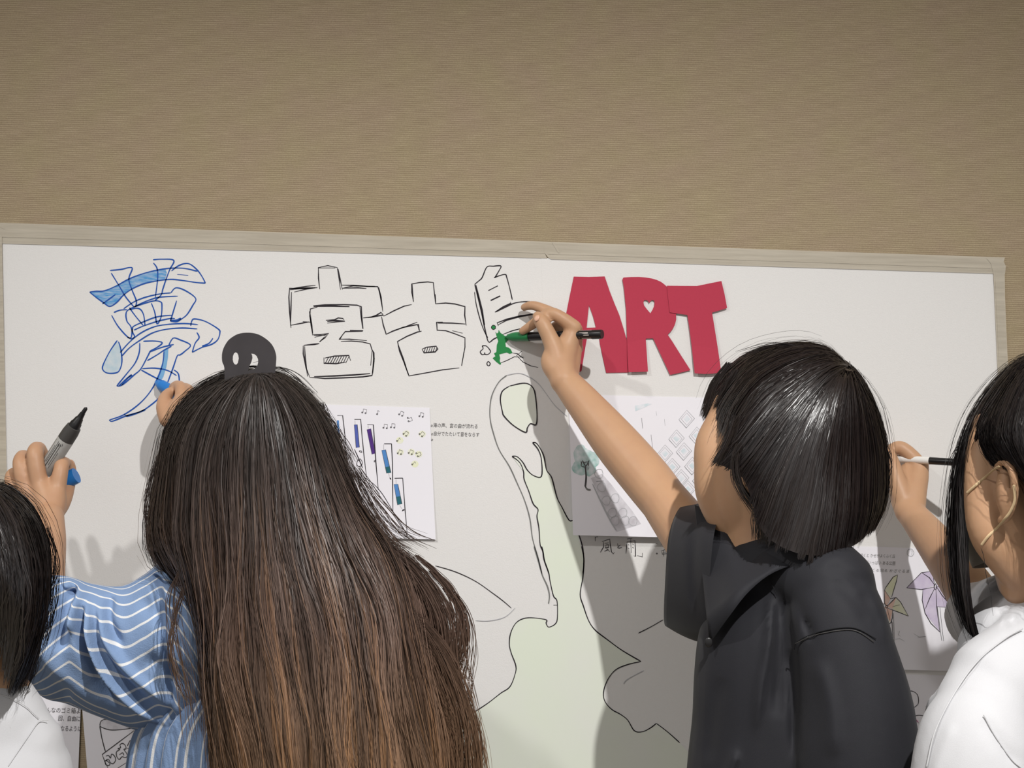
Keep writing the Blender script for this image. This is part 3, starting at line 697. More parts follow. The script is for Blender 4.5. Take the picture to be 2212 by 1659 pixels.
sketch([(-120, 1472), (176, 1484), (167, 1720), (-120, 1715)], lambda u, v: 0.004, 'sheet of handwriting above the white shirt shoulder at lower left', words)
# ================================================================ modelling tools for people
def proj(V):
    """photo pixels of points (used to lay folds and seams onto a garment where the photo shows them)"""
    V = np.asarray(V, dtype=np.float64)
    r = V - np.array(CAM); dep = r[:, 1]
    x = (r @ np.array(EX)) / dep * F + 1106.0; y = -(r @ np.array(EZ)) / dep * F + 829.5
    return x, y, D - dep

def cr(pts, n):
    """Catmull-Rom through rows of numbers, resampled evenly to n rows"""
    p = np.asarray(pts, dtype=np.float64)
    q = np.vstack([2 * p[0] - p[1], p, 2 * p[-1] - p[-2]])
    out = []
    for i in range(1, len(q) - 2):
        for t in np.linspace(0, 1, 9)[:-1]:
            a, b, c, d = q[i - 1], q[i], q[i + 1], q[i + 2]
            out.append(0.5 * (2 * b + (c - a) * t + (2 * a - 5 * b + 4 * c - d) * t * t + (3 * b - a - 3 * c + d) * t ** 3))
    out.append(q[-2]); out = np.array(out)
    s = np.concatenate([[0], np.cumsum(np.linalg.norm(np.diff(out[:, :3], axis=0), axis=1))])
    u = np.linspace(0, s[-1], n)
    return np.stack([np.interp(u, s, out[:, k]) for k in range(out.shape[1])], axis=1)

def px3(l):
    return [tuple(P(*p)) for p in l]

def tube(pts, radii, n=14, seg=None, flat=1.0, flat_dir=(0, 1, 0), caps=True):
    """closed tapering limb along world points; flat scales the cross-section along flat_dir"""
    rows = np.array([tuple(p) + (r,) for p, r in zip(pts, radii)])
    seg = seg or max(6, 5 * len(pts))
    R = cr(rows, seg) if len(pts) > 1 else rows
    c, r = R[:, :3], R[:, 3]
    T = np.gradient(c, axis=0); T /= np.linalg.norm(T, axis=1)[:, None] + 1e-9
    fd = np.array(flat_dir, dtype=float)
    V = []
    if caps:   # rounded ends
        k = [(-0.94, .34), (-0.7, .71), (-0.35, .94)]
        c = np.vstack([[c[0] + T[0] * r[0] * a for a, _ in k], c, [c[-1] - T[-1] * r[-1] * a for a, _ in k[::-1]]])
        r = np.concatenate([[r[0] * b for _, b in k], r, [r[-1] * b for _, b in k[::-1]]])
        T = np.vstack([[T[0]] * 3, T, [T[-1]] * 3])
    for i in range(len(c)):
        b2 = fd - T[i] * (fd @ T[i]); b2 /= np.linalg.norm(b2) + 1e-9
        b1 = np.cross(b2, T[i])
        for k in range(n):
            a = 2 * math.pi * k / n
            V.append(c[i] + (b1 * math.cos(a) + b2 * flat * math.sin(a)) * r[i])
    m = len(c); Fc = []
    for i in range(m - 1):
        for k in range(n):
            a = i * n + k; b = i * n + (k + 1) % n
            Fc.append((a, b, b + n, a + n))
    Fc.append(tuple(range(n - 1, -1, -1))); Fc.append(tuple((m - 1) * n + k for k in range(n)))
    return np.array(V), Fc

def ball(c, r, rot=None, n=36):
    V = []; Fc = []; rows = 22
    for i in range(1, rows):
        th = math.pi * i / rows
        for k in range(n):
            a = 2 * math.pi * k / n
            V.append((math.sin(th) * math.cos(a), math.sin(th) * math.sin(a), math.cos(th)))
    V = np.array(V + [(0, 0, 1), (0, 0, -1)]) * np.array(r)
    if rot is not None: V = V @ np.array(rot.to_3x3()).T
    V = V + np.array(c); top = (rows - 1) * n
    for i in range(rows - 2):
        for k in range(n):
            a = i * n + k; b = i * n + (k + 1) % n
            Fc.append((a, a + n, b + n, b))
    for k in range(n):
        Fc.append((top, k, (k + 1) % n)); Fc.append((top + 1, (rows - 2) * n + (k + 1) % n, (rows - 2) * n + k))
    return V, Fc

def join(parts):
    V = []; Fc = []; b = 0
    for v, f in parts:
        V.append(np.asarray(v)); Fc += [tuple(i + b for i in q) for q in f]; b += len(v)
    return np.vstack(V), Fc

def fuse(parts, voxel, smooth=3, factor=0.5):
    """one continuous skin round overlapping pieces; returns vertices, quads"""
    V, Fc = join(parts)
    me = bpy.data.meshes.new('tmp'); me.from_pydata([tuple(v) for v in V.tolist()], [], Fc); me.update()
    ob = bpy.data.objects.new('tmp', me); COL.objects.link(ob)
    md = ob.modifiers.new('r', 'REMESH'); md.mode = 'VOXEL'; md.voxel_size = voxel
    if smooth:
        s = ob.modifiers.new('s', 'SMOOTH'); s.factor = factor; s.iterations = smooth
    ev = ob.evaluated_get(bpy.context.evaluated_depsgraph_get()); m2 = ev.to_mesh()
    co = np.zeros(len(m2.vertices) * 3, dtype=np.float32); m2.vertices.foreach_get('co', co)
    m2.calc_loop_triangles()
    pl = np.zeros(len(m2.loops), dtype=np.int32); m2.loops.foreach_get('vertex_index', pl)
    ls = np.zeros(len(m2.polygons), dtype=np.int32); m2.polygons.foreach_get('loop_total', ls)
    ok = (ls == 4).all()
    if ok: q = pl.reshape(-1, 4)
    else:
        q = [tuple(p.vertices) for p in m2.polygons]
    ev.to_mesh_clear(); bpy.data.objects.remove(ob, do_unlink=True); bpy.data.meshes.remove(me)
    return co.reshape(-1, 3).astype(np.float64), q

def crease(V, lines, only_front=None):
    """push a garment surface in or out along folds. lines: (photo polyline, depth m, half-width px)"""
    x, y, d = proj(V)
    disp = np.zeros(len(V))
    for pl, amp, w in lines:
        q = np.array(spline2([tuple(map(float, p)) for p in pl], 4))
        best = np.full(len(V), 1e9); side = np.zeros(len(V)); tt = np.zeros(len(V))
        nseg = len(q) - 1
        for i in range(nseg):
            a, b = q[i], q[i + 1]; ab = b - a; L2 = (ab ** 2).sum() + 1e-9
            t = np.clip(((x - a[0]) * ab[0] + (y - a[1]) * ab[1]) / L2, 0, 1)
            dx = x - (a[0] + t * ab[0]); dy = y - (a[1] + t * ab[1]); dd = dx * dx + dy * dy
            m = dd < best; best[m] = dd[m]; tt[m] = (i + t[m]) / nseg
        k = np.exp(-best / (w * w)) * np.clip(np.sin(np.clip(tt, 0.02, .98) * math.pi) * 1.6, 0, 1)
        disp += amp * k
    if only_front is not None: disp *= only_front(x, y, d)
    V = V.copy(); V[:, 1] -= disp          # towards the camera side
    return V

def frame_of(yaw_vec, pitch=0.0, roll=0.0, s=1.0, c=(0, 0, 0)):
    f = Vector((yaw_vec[0], yaw_vec[1], 0)).normalized(); up = Vector((0, 0, 1)); r = f.cross(up)
    f2 = f * math.cos(pitch) + up * math.sin(pitch); u2 = r.cross(f2)
    r3 = r * math.cos(roll) + u2 * math.sin(roll); u3 = r3.cross(f2)
    return Matrix(((r3.x * s, f2.x * s, u3.x * s, c[0]), (r3.y * s, f2.y * s, u3.y * s, c[1]), (r3.z * s, f2.z * s, u3.z * s, c[2]), (0, 0, 0, 1)))

def xf(part, Mx):
    v, f = part
    A = np.array(Mx)
    return v @ A[:3, :3].T + A[:3, 3], f

def head_parts(Mx, neck_to=None, neck_r=0.05, ear=True, sides=(-1, 1)):
    q = []
    q.append(ball((0, -.012, .035), (.074, .093, .086)))
    q.append(ball((0, .028, -.012), (.064, .062, .080)))
    q.append(ball((0, .030, -.058), (.052, .052, .048)))
    q.append(ball((0, .066, -.094), (.019, .018, .016)))
    for s in (-1, 1):
        q.append(ball((s * .036, .056, -.036), (.030, .026, .032)))
        q.append(ball((s * .030, .078, .024), (.022, .010, .008)))           # brow
        q.append(ball((s * .009, .101, -.033), (.008, .009, .007)))          # nostril
        if ear and s in sides:
            e = [(s * .070, .006, .016), (s * .080, -.004, .026), (s * .087, -.020, .022), (s * .086, -.026, .002), (s * .080, -.014, -.022), (s * .073, .000, -.036)]
            q.append(tube(e, (.0045, .005, .005, .005, .0055, .007), n=8))
            q.append(ball((s * .077, -.006, -.004), (.006, .017, .026)))
    q.append(tube([(0, .086, .008), (0, .100, -.012), (0, .108, -.029)], (.007, .009, .0105), n=10))
    q.append(ball((0, .088, -.058), (.022, .011, .006))); q.append(ball((0, .086, -.068), (.018, .011, .007)))
    q = [xf(p, Mx) for p in q]
    if neck_to is not None:
        base = Mx @ Vector((0, -.022, -.045))
        mid = (base + neck_to) * 0.5
        q.append(tube([tuple(base), tuple(mid), tuple(neck_to)], (neck_r * 1.02, neck_r * .97, neck_r * 1.15), n=20))
    return q

M['skin'] = None
def skin_mat(name, rgb, red):
    m, nt, b = new_mat(name)
    b.inputs['Roughness'].default_value = 0.48; b.inputs['Specular IOR Level'].default_value = 0.35
    b.inputs['Subsurface Weight'].default_value = 0.12; b.inputs['Subsurface Radius'].default_value = (0.012, 0.005, 0.003)
    b.inputs['Subsurface Scale'].default_value = 0.4
    g = N(nt, 'ShaderNodeNewGeometry'); n = N(nt, 'ShaderNodeTexNoise'); n.inputs['Scale'].default_value = 30; n.inputs['Detail'].default_value = 4
    nt.links.new(g.outputs['Position'], n.inputs['Vector'])
    mx = N(nt, 'ShaderNodeMix', data_type='RGBA'); mx.inputs['A'].default_value = lin(rgb); mx.inputs['B'].default_value = lin(red)
    nt.links.new(n.outputs['Fac'], mx.inputs['Factor']); nt.links.new(mx.outputs['Result'], b.inputs['Base Color'])
    n2 = N(nt, 'ShaderNodeTexNoise'); n2.inputs['Scale'].default_value = 700; n2.inputs['Detail'].default_value = 2
    nt.links.new(g.outputs['Position'], n2.inputs['Vector'])
    bp = N(nt, 'ShaderNodeBump'); bp.inputs['Strength'].default_value = 0.10; bp.inputs['Distance'].default_value = 0.0006
    nt.links.new(n2.outputs['Fac'], bp.inputs['Height']); nt.links.new(bp.outputs['Normal'], b.inputs['Normal'])
    return m
M['skin'] = skin_mat('skin', (192, 153, 119), (180, 139, 110))
M['skin_b'] = skin_mat('skin_left', (192, 152, 120), (178, 135, 106))
M['nail'] = plain('fingernail', (212, 168, 142), .4, .4)
M['eye'] = plain('dark_eye', (40, 26, 22), .15, .6)
M['lip'] = plain('lips', (178, 98, 90), .4, .4)

def cloth_mat(name, rgb, rough=.8, spec=.25, bump=.35, bscale=900, sheen=0.1, var=.04):
    m, nt, b = new_mat(name)
    b.inputs['Roughness'].default_value = rough; b.inputs['Specular IOR Level'].default_value = spec
    b.inputs['Sheen Weight'].default_value = sheen
    g = N(nt, 'ShaderNodeNewGeometry')
    n = N(nt, 'ShaderNodeTexNoise'); n.inputs['Scale'].default_value = bscale; n.inputs['Detail'].default_value = 2
    nt.links.new(g.outputs['Position'], n.inputs['Vector'])
    n2 = N(nt, 'ShaderNodeTexNoise'); n2.inputs['Scale'].default_value = 18; n2.inputs['Detail'].default_value = 5
    nt.links.new(g.outputs['Position'], n2.inputs['Vector'])
    c = lin(rgb); mx = N(nt, 'ShaderNodeMix', data_type='RGBA')
    mx.inputs['A'].default_value = tuple(x * (1 - var) for x in c[:3]) + (1,); mx.inputs['B'].default_value = tuple(min(1, x * (1 + var)) for x in c[:3]) + (1,)
    nt.links.new(n2.outputs['Fac'], mx.inputs['Factor']); nt.links.new(mx.outputs['Result'], b.inputs['Base Color'])
    ad = N(nt, 'ShaderNodeMath', operation='MULTIPLY_ADD'); nt.links.new(n2.outputs['Fac'], ad.inputs[0]); ad.inputs[1].default_value = 5.0
    nt.links.new(n.outputs['Fac'], ad.inputs[2])
    bp = N(nt, 'ShaderNodeBump'); bp.inputs['Strength'].default_value = bump; bp.inputs['Distance'].default_value = 0.0008
    nt.links.new(ad.outputs[0], bp.inputs['Height']); nt.links.new(bp.outputs['Normal'], b.inputs['Normal'])
    return m
M['black_cloth'] = cloth_mat('black_satin_cotton', (33, 33, 38), .72, .28, .15, 1200, .06)
M['white_cloth'] = cloth_mat('white_jersey', (200, 200, 203), .9, .2, .2, 900, .1, .02)
M['seam_grey'] = plain('grey_seam', (196, 196, 198), .9, .1)
M['seam_black'] = plain('black_seam', (26, 26, 28), .8, .2)
M['denim'] = cloth_mat('dark_trousers', (58, 62, 74), .9)
M['shoe'] = plain('white_shoe', (210, 208, 204), .6, .4)

def striped():
    m, nt, b = new_mat('blue_cloth_with_white_stripes')
    b.inputs['Roughness'].default_value = .85; b.inputs['Specular IOR Level'].default_value = .2
    a = N(nt, 'ShaderNodeAttribute', attribute_name='stripe')
    fr = N(nt, 'ShaderNodeMath', operation='FRACT'); nt.links.new(a.outputs['Fac'], fr.inputs[0])
    r = N(nt, 'ShaderNodeValToRGB'); e = r.color_ramp.elements
    e[0].position = 0.0; e[0].color = lin((124, 147, 182)); e[1].position = 0.40; e[1].color = lin((124, 147, 182))
    for p, c in ((0.43, (214, 214, 214)), (0.565, (214, 214, 214)), (0.60, (124, 147, 182))):
        x = e.new(p); x.color = lin(c)
    g = N(nt, 'ShaderNodeNewGeometry'); n = N(nt, 'ShaderNodeTexNoise'); n.inputs['Scale'].default_value = 600
    n3 = N(nt, 'ShaderNodeTexNoise'); n3.inputs['Scale'].default_value = 45; n3.inputs['Detail'].default_value = 4
    nt.links.new(g.outputs['Position'], n.inputs['Vector']); nt.links.new(g.outputs['Position'], n3.inputs['Vector'])
    nt.links.new(fr.outputs[0], r.inputs['Fac']); nt.links.new(r.outputs['Color'], b.inputs['Base Color'])
    ad = N(nt, 'ShaderNodeMath', operation='MULTIPLY_ADD'); nt.links.new(n3.outputs['Fac'], ad.inputs[0]); ad.inputs[1].default_value = 3.0
    nt.links.new(n.outputs['Fac'], ad.inputs[2])
    bp = N(nt, 'ShaderNodeBump'); bp.inputs['Strength'].default_value = .4; bp.inputs['Distance'].default_value = 0.0012
    nt.links.new(ad.outputs[0], bp.inputs['Height']); nt.links.new(bp.outputs['Normal'], b.inputs['Normal'])
    return m
M['stripes'] = striped()

def hair_mat(name, rough=.38, spec=.55, coat=0.0):
    m, nt, b = new_mat(name)
    b.inputs['Roughness'].default_value = rough; b.inputs['Specular IOR Level'].default_value = spec
    a = N(nt, 'ShaderNodeAttribute', attribute_name='tint')
    nt.links.new(a.outputs['Color'], b.inputs['Base Color'])
    return m
M['hair'] = hair_mat('glossy_dark_hair', .34, .8)
M['hair_soft'] = hair_mat('soft_brown_hair', .45, .5)

# ---- hair: guide locks swept into a surface, single strands laid on it
class Hair:
    def __init__(self, guides, centre, periodic=True, nu=96, nv=40):
        G = np.array([cr(np.array(px3(g)), nv) for g in guides])          # guides x nv x 3
        ng = len(G)
        if periodic: G2 = np.concatenate([G[-1:], G, G[:2]]); span = ng
        else: G2 = np.concatenate([2 * G[:1] - G[1:2], G, 2 * G[-1:] - G[-2:-1]]); span = ng - 1
        rows = []
        for u in np.linspace(0, span, nu, endpoint=not periodic):
            i = min(int(u), span - 1); t = u - i
            a, b, c, d = G2[i], G2[i + 1], G2[i + 2], G2[i + 3]
            rows.append(0.5 * (2 * b + (c - a) * t + (2 * a - 5 * b + 4 * c - d) * t * t + (3 * b - a - 3 * c + d) * t ** 3))
        self.S = np.array(rows); self.per = periodic; self.nu = nu; self.nv = nv
        self.c = np.array(P(*centre))
        # outward direction
        S = self.S
        du = (np.roll(S, -1, 0) - np.roll(S, 1, 0)) if periodic else np.gradient(S, axis=0)
        dv = np.gradient(S, axis=1)
        n = np.cross(du, dv); n /= np.linalg.norm(n, axis=2)[:, :, None] + 1e-9
        axis = S.mean(axis=0)                                             # centre line of the mass, one point per v
        out = S - axis[None]; out[:, :3] = S[:, :3] - self.c
        sg = np.sign((n * out).sum(axis=2)); sg[sg == 0] = 1
        self.Nn = n * sg[:, :, None]
        self.Nn[:, 0] = self.Nn[:, 1].mean(axis=0)
        ln = np.linalg.norm(self.Nn, axis=2)[:, :, None]; self.Nn /= ln + 1e-9

    def undulate(self, amp, ku, kv, seed=0, start=.15):
        u = np.linspace(0, 1, self.nu)[:, None]; v = np.linspace(0, 1, self.nv)[None]
        w = np.sin(2 * math.pi * (ku * u + 1.1 * v) + seed) * .6 + np.sin(2 * math.pi * (round(ku * 1.7) * u - kv * .8 * v) + seed * 2.1) * .5 + np.sin(2 * math.pi * (round(ku * .5) * u + kv * v) + seed * .7) * .6
        self.S = self.S + self.Nn * (amp * w * np.clip((v - start) * 3, 0, 1))[:, :, None]
        T = np.gradient(self.S, axis=1); T /= np.linalg.norm(T, axis=2)[:, :, None] + 1e-9
        lw = np.sin(2 * math.pi * (3 * u + kv * .9 * v) + seed) * .7 + np.sin(2 * math.pi * (8 * u - kv * 1.6 * v) + seed * 3) * .35
        self.S = self.S + np.cross(T, self.Nn) * (amp * 1.0 * lw * np.clip((v - start) * 2, 0, 1))[:, :, None]
        return self

    def sample(self, A, u, v):
        """u in 0..1 round the head, v in 0..1 root to tip; arrays of any shape"""
        if self.per:
            x = (u % 1.0) * self.nu; i = np.floor(x).astype(int); t = (x - i)[..., None]; i0 = i % self.nu; i1 = (i + 1) % self.nu
        else:
            x = np.clip(u, 0, 1) * (self.nu - 1); i0 = np.clip(np.floor(x).astype(int), 0, self.nu - 2); t = (x - i0)[..., None]; i1 = i0 + 1
        y = np.clip(v, 0, 1) * (self.nv - 1); j0 = np.clip(np.floor(y).astype(int), 0, self.nv - 2); s = (y - j0)[..., None]
        return (A[i0, j0] * (1 - t) + A[i1, j0] * t) * (1 - s) + (A[i0, j0 + 1] * (1 - t) + A[i1, j0 + 1] * t) * s

    def core(self, inset, taper=0.0):
        S = self.S - self.Nn * inset
        if self.per:
            nu = self.nu
        nu = self.nu; nv = self.nv
        V = S.reshape(-1, 3); f = []
        i = np.arange(nu if self.per else nu - 1); j = np.arange(nv - 1)
        I, J = np.meshgrid(i, j, indexing='ij'); I2 = (I + 1) % nu
        Q = np.stack([I * nv + J, I2 * nv + J, I2 * nv + J + 1, I * nv + J + 1], axis=-1).reshape(-1, 4)
        return V, Q

    def strands(self, n, seg, rnd, depth=.010, wave=.002, wavef=5.0, clump=.35, nclump=160, width=.0007, vmax=(.9, 1.04), root=.45, fly=.03, frizz=.0006, urange=(0, 1)):
        cu = rnd.uniform(urange[0], urange[1], nclump); cph = rnd.uniform(0, 6.28, nclump); cw = rnd.uniform(.4, 1.3, nclump); clen = rnd.uniform(vmax[0], vmax[1], nclump); cdep = rnd.uniform(0, 1, nclump)
        u = rnd.uniform(urange[0], urange[1], n)
        dist = np.abs(u[:, None] - cu[None]); 
        if self.per: dist = np.minimum(dist, 1 - dist)
        k = dist.argmin(axis=1)
        v0 = np.where(rnd.uniform(0, 1, n) < .35, rnd.uniform(0, .05, n), rnd.uniform(0, root, n))
        v1 = clen[k] + rnd.uniform(-.05, .03, n)
        t = np.linspace(0, 1, seg + 1)[None]
        v = v0[:, None] + (v1 - v0)[:, None] * t
        du = cu[k] - u
        if self.per: du = (du + .5) % 1.0 - .5
        uu = u[:, None] + du[:, None] * clump * np.clip(v * 1.3 - .1, 0, 1)
        over = np.clip(v - 1.0, 0, 1)
        Pt = self.sample(self.S, uu, v); Nr = self.sample(self.Nn, uu, v)
        Nr /= np.linalg.norm(Nr, axis=2)[:, :, None] + 1e-9
        T = np.gradient(Pt, axis=1); T /= np.linalg.norm(T, axis=2)[:, :, None] + 1e-9
        side = np.cross(T, Nr)
        dep = (depth * (rnd.uniform(0, 1, n) ** 1.5) * .7 + depth * .6 * cdep[k])[:, None] * np.clip(v * 6, .15, 1)
        isf = rnd.uniform(0, 1, n) < fly
        dep = np.where(isf[:, None], -np.abs(rnd.normal(0, .006, n))[:, None] * np.clip(v * 3, 0, 1), dep)
        amp = wave * np.clip(v * 1.6, .05, 1) * cw[k][:, None]
        w1 = np.sin(v * wavef * 2 * math.pi * (.8 + .4 * cw[k][:, None] * .5) + cph[k][:, None])
        ph = rnd.uniform(0, 6.28, n)[:, None]; f2 = rnd.uniform(3, 9, n)[:, None]
        w2 = np.sin(v * f2 * 4 + ph) * frizz * (1 + 2 * isf[:, None]) ; w3 = np.cos(v * f2 * 3.3 + ph * 2) * frizz * (1 + 2 * isf[:, None])
        Pt = Pt - Nr * (dep + w3 * .8)[:, :, None] + side * (amp * w1 + w2 * np.clip(v * 2, .1, 1) * 2)[:, :, None]
        Pt = Pt + T * (over * .25)[:, :, None]
        return Pt, Nr, v, k, u

def face_out(V, Q, NV):
    g = np.cross(V[Q[:, 2]] - V[Q[:, 0]], V[Q[:, 3]] - V[Q[:, 1]])
    bad = (g * NV[Q[:, 0]]).sum(axis=1) < 0
    Q = Q.copy(); Q[bad] = Q[bad][:, ::-1]
    return Q

def ribbon_mesh(Pt, Nr, width, rnd, tip=.35, jit=.16):
    n, m, _ = Pt.shape
    T = np.gradient(Pt, axis=1); T /= np.linalg.norm(T, axis=2)[:, :, None] + 1e-9
    sd = np.cross(T, Nr); sd /= np.linalg.norm(sd, axis=2)[:, :, None] + 1e-9
    nn = np.cross(sd, T)
    a = rnd.uniform(-.75, .75, n)[:, None, None]
    d = sd * np.cos(a) + nn * np.sin(a)
    w = width * rnd.uniform(.6, 1.3, n)[:, None] * np.interp(np.linspace(0, 1, m), [0, .08, .8, 1], [.6, 1, 1, tip])[None]
    L = Pt + d * w[:, :, None] * .5; R = Pt - d * w[:, :, None] * .5
    V = np.stack([L, R], axis=2).reshape(-1, 3)
    j = rnd.normal(0, jit, (n, 1, 1)); j2 = rnd.normal(0, jit * .6, (n, 1, 1))
    nr = Nr + sd * j + T * j2; nr /= np.linalg.norm(nr, axis=2)[:, :, None] + 1e-9
    NV = np.repeat(nr.reshape(-1, 3), 2, axis=0)
    base = (np.arange(n)[:, None] * m + np.arange(m - 1)[None]) * 2
    Q = np.stack([base, base + 1, base + 3, base + 2], axis=-1).reshape(-1, 4)
    return V, face_out(V, Q, NV), NV

def build_hair(name, H, mat, parent, rnd, n, seg, colour, inset=.011, core_col=None, extra=None, label=None, width=.0007, jit=.16, core_v=.88, **kw):
    Pt, Nr, v, k, u = H.strands(n, seg, rnd, width=width, **kw)
    V, Q, NV = ribbon_mesh(Pt, Nr, width, rnd, jit=jit)
    c = colour(v, k, u, Pt, rnd)                                        # n x m x 3
    C3 = np.repeat(c.reshape(-1, 3), 2, axis=0)
    Vs, Qs, Cs, Ns = [V], [Q], [C3], [NV]; b = len(V)
    Hs = H if isinstance(H, list) else [H]
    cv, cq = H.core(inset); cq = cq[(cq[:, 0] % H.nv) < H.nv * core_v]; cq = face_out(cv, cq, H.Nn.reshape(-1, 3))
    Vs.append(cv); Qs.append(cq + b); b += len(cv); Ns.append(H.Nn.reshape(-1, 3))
    vv = np.tile(np.linspace(0, 1, H.nv), H.nu)
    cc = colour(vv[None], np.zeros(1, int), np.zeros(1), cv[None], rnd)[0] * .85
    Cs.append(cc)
    if extra:
        for (EP, EN, ev) in extra:
            V2, Q2, N2 = ribbon_mesh(EP, EN, width, rnd); Ns.append(N2)
            c2 = colour(ev, np.zeros(len(EP), int), np.zeros(len(EP)), EP, rnd)
            Vs.append(V2); Qs.append(Q2 + b); Cs.append(np.repeat(c2.reshape(-1, 3), 2, axis=0)); b += len(V2)
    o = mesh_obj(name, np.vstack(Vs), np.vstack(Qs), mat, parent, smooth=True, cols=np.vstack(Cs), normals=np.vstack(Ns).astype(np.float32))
    tag(o, label, None, None, 'stuff')
    return o

def lock(pts, n, seg, rnd, spread=(.002, .008), wave=.002, v=(0.3, 1.0), frizz=.001):
    """free-hanging tuft of n strands along photo points with distance"""
    c = cr(np.array(px3(pts)), seg + 1)
    ph = rnd.uniform(0, 6.28, (n, 1)); t = np.linspace(0, 1, seg + 1)[None]
    s = spread[0] + (spread[1] - spread[0]) * t
    ox = rnd.normal(0, 1, (n, 1)); oy = rnd.normal(0, 1, (n, 1)); oz = rnd.normal(0, 1, (n, 1))
    f = rnd.uniform(2, 5, (n, 1))
    W = np.stack([ox * s + np.sin(t * f * 3 + ph) * wave + np.sin(t * 20 + ph * 3) * frizz, oy * s * .7 + np.cos(t * f * 2 + ph) * wave, oz * s * .5 + np.cos(t * 17 + ph) * frizz * .5], axis=2)
    Pt = c[None] + W
    Nr = np.zeros_like(Pt); Nr[:, :, 1] = -1; Nr[:, :, 0] = -.3; Nr[:, :, 2] = -.25
    return Pt, Nr, v[0] + (v[1] - v[0]) * np.repeat(t, n, axis=0)

def seam(name, pts, r, mat, parent, n=6):
    v, f = tube(px3(pts), [r] * len(pts), n=n, seg=max(12, 6 * len(pts)))
    return mesh_obj(name, v, f, mat, parent, smooth=True)

def hand_nail(parent, p, size, nrm_tilt=(0, -1, 0), rot=0.0):
    Mx = Vector(nrm_tilt).to_track_quat('Y', 'Z').to_matrix().to_4x4()
    v, f = ball((0, 0, 0), (size, .0018, size * 1.3), Matrix.Rotation(rot, 4, 'Y'), n=12)
    v, f = xf((v, f), Matrix.Translation(P(*p)) @ Mx)
    return mesh_obj('fingernail', v, f, M['nail'], parent, smooth=True)

def surface_depth(V, px, py, rad=9):
    x, y, d = proj(V); m = ((x - px) ** 2 + (y - py) ** 2) < rad * rad
    return d[m].max() if m.any() else None

def drape_line(name, V, pts, r, mat, parent, lift=.0006, n=40):
    """a seam laid on the camera-facing surface of a garment"""
    q = cr(np.array([(a, b, 0.0) for a, b in pts]), n)
    out = []
    for a, b, _ in q:
        d = surface_depth(V, a, b, 8)
        if d is None: continue
        out.append((a, b, d + lift))
    if len(out) < 4: return None
    o = np.array(out); k = np.ones(9) / 9
    dd = np.convolve(np.pad(o[:, 2], 4, mode='edge'), k, mode='valid'); o[:, 2] = dd
    v, f = tube([tuple(P(*p)) for p in o], [r] * len(o), n=6, seg=len(o))
    return mesh_obj(name, v, f, mat, parent, smooth=True)

def legs(parent, hip_px, d, spread=.09, mat='denim', top=0.98, r=.12):
    """trousers and shoes from the hips to the floor (below the frame)"""
    h = P(hip_px, 1700, d); x, y = h.x, h.y
    q = [tube([(x, y, top), (x, y, top - .10), (x, y, top - .22)], (r, r * 1.12, r * .9), n=20, flat=.78)]
    for s in (-1, 1):
        q.append(tube([(x + s * spread * .75, y, top - .12), (x + s * spread, y, .48), (x + s * spread * 1.05, y, .10)], (.085, .062, .05), n=16))
    v, f = fuse(q, .012, 3)
    mesh_obj('trousers', v, f, M[mat], parent, smooth=True)
    for s in (-1, 1):
        X = x + s * spread * 1.05
        v, f = fuse([tube([(X, y - .06, .035), (X, y + .03, .04), (X, y + .13, .028)], (.034, .037, .028), n=14), tube([(X, y - .03, .04), (X, y - .03, .09)], (.036, .04), n=14)], .007, 2)
        v[:, 2] = np.maximum(v[:, 2], 0.0)
        mesh_obj('shoe', v, f, M['shoe'], parent, smooth=True)

def pen(name, label, profile, a, b, group=None, n=20):
    """marker turned round the axis a -> b; profile = [(name, material, [(t, radius)...])]"""
    A, Bv = P(*a), P(*b)
    r = empty(name, A, label, 'marker', group)
    ax = (Bv - A)
    for nm, mt, pr in profile:
        c = [A + ax * t for t, _ in pr]; up = Vector((0, 0, 1)); T = ax.normalized()
        b1 = T.cross(up).normalized(); b2 = b1.cross(T)
        V = []; Fc = []
        for ci, (t, rad) in zip(c, pr):
            for k in range(n):
                an = 2 * math.pi * k / n
                V.append(tuple(ci + (b1 * math.cos(an) + b2 * math.sin(an)) * rad))
        for i in range(len(pr) - 1):
            for k in range(n):
                p = i * n + k; q = i * n + (k + 1) % n
                Fc.append((p, q, q + n, p + n))
        Fc.append(tuple(range(n - 1, -1, -1))); Fc.append(tuple((len(pr) - 1) * n + k for k in range(n)))
        o = mesh_obj(nm, V, Fc, M[mt], r, smooth=True)
        md = o.modifiers.new('edge', 'EDGE_SPLIT'); md.split_angle = math.radians(40)
    return r
# ================================================================ markers
M['m_grey'] = plain('grey_marker_barrel', (158, 156, 152), .45, .5, var=.10, scale=200)
M['m_dark'] = plain('dark_grey_plastic', (66, 64, 62), .5, .4)
M['m_black'] = plain('black_plastic', (22, 21, 22), .35, .5)
M['m_blue'] = plain('blue_plastic', (32, 118, 196), .4, .5)
M['m_green'] = plain('green_plastic', (28, 112, 62), .35, .5)
M['m_white'] = plain('white_plastic', (226, 224, 220), .35, .5)
M['m_red'] = plain('red_print', (150, 30, 50), .5, .4)
M['m_silver'] = plain('silver_print', (180, 172, 166), .4, .5)

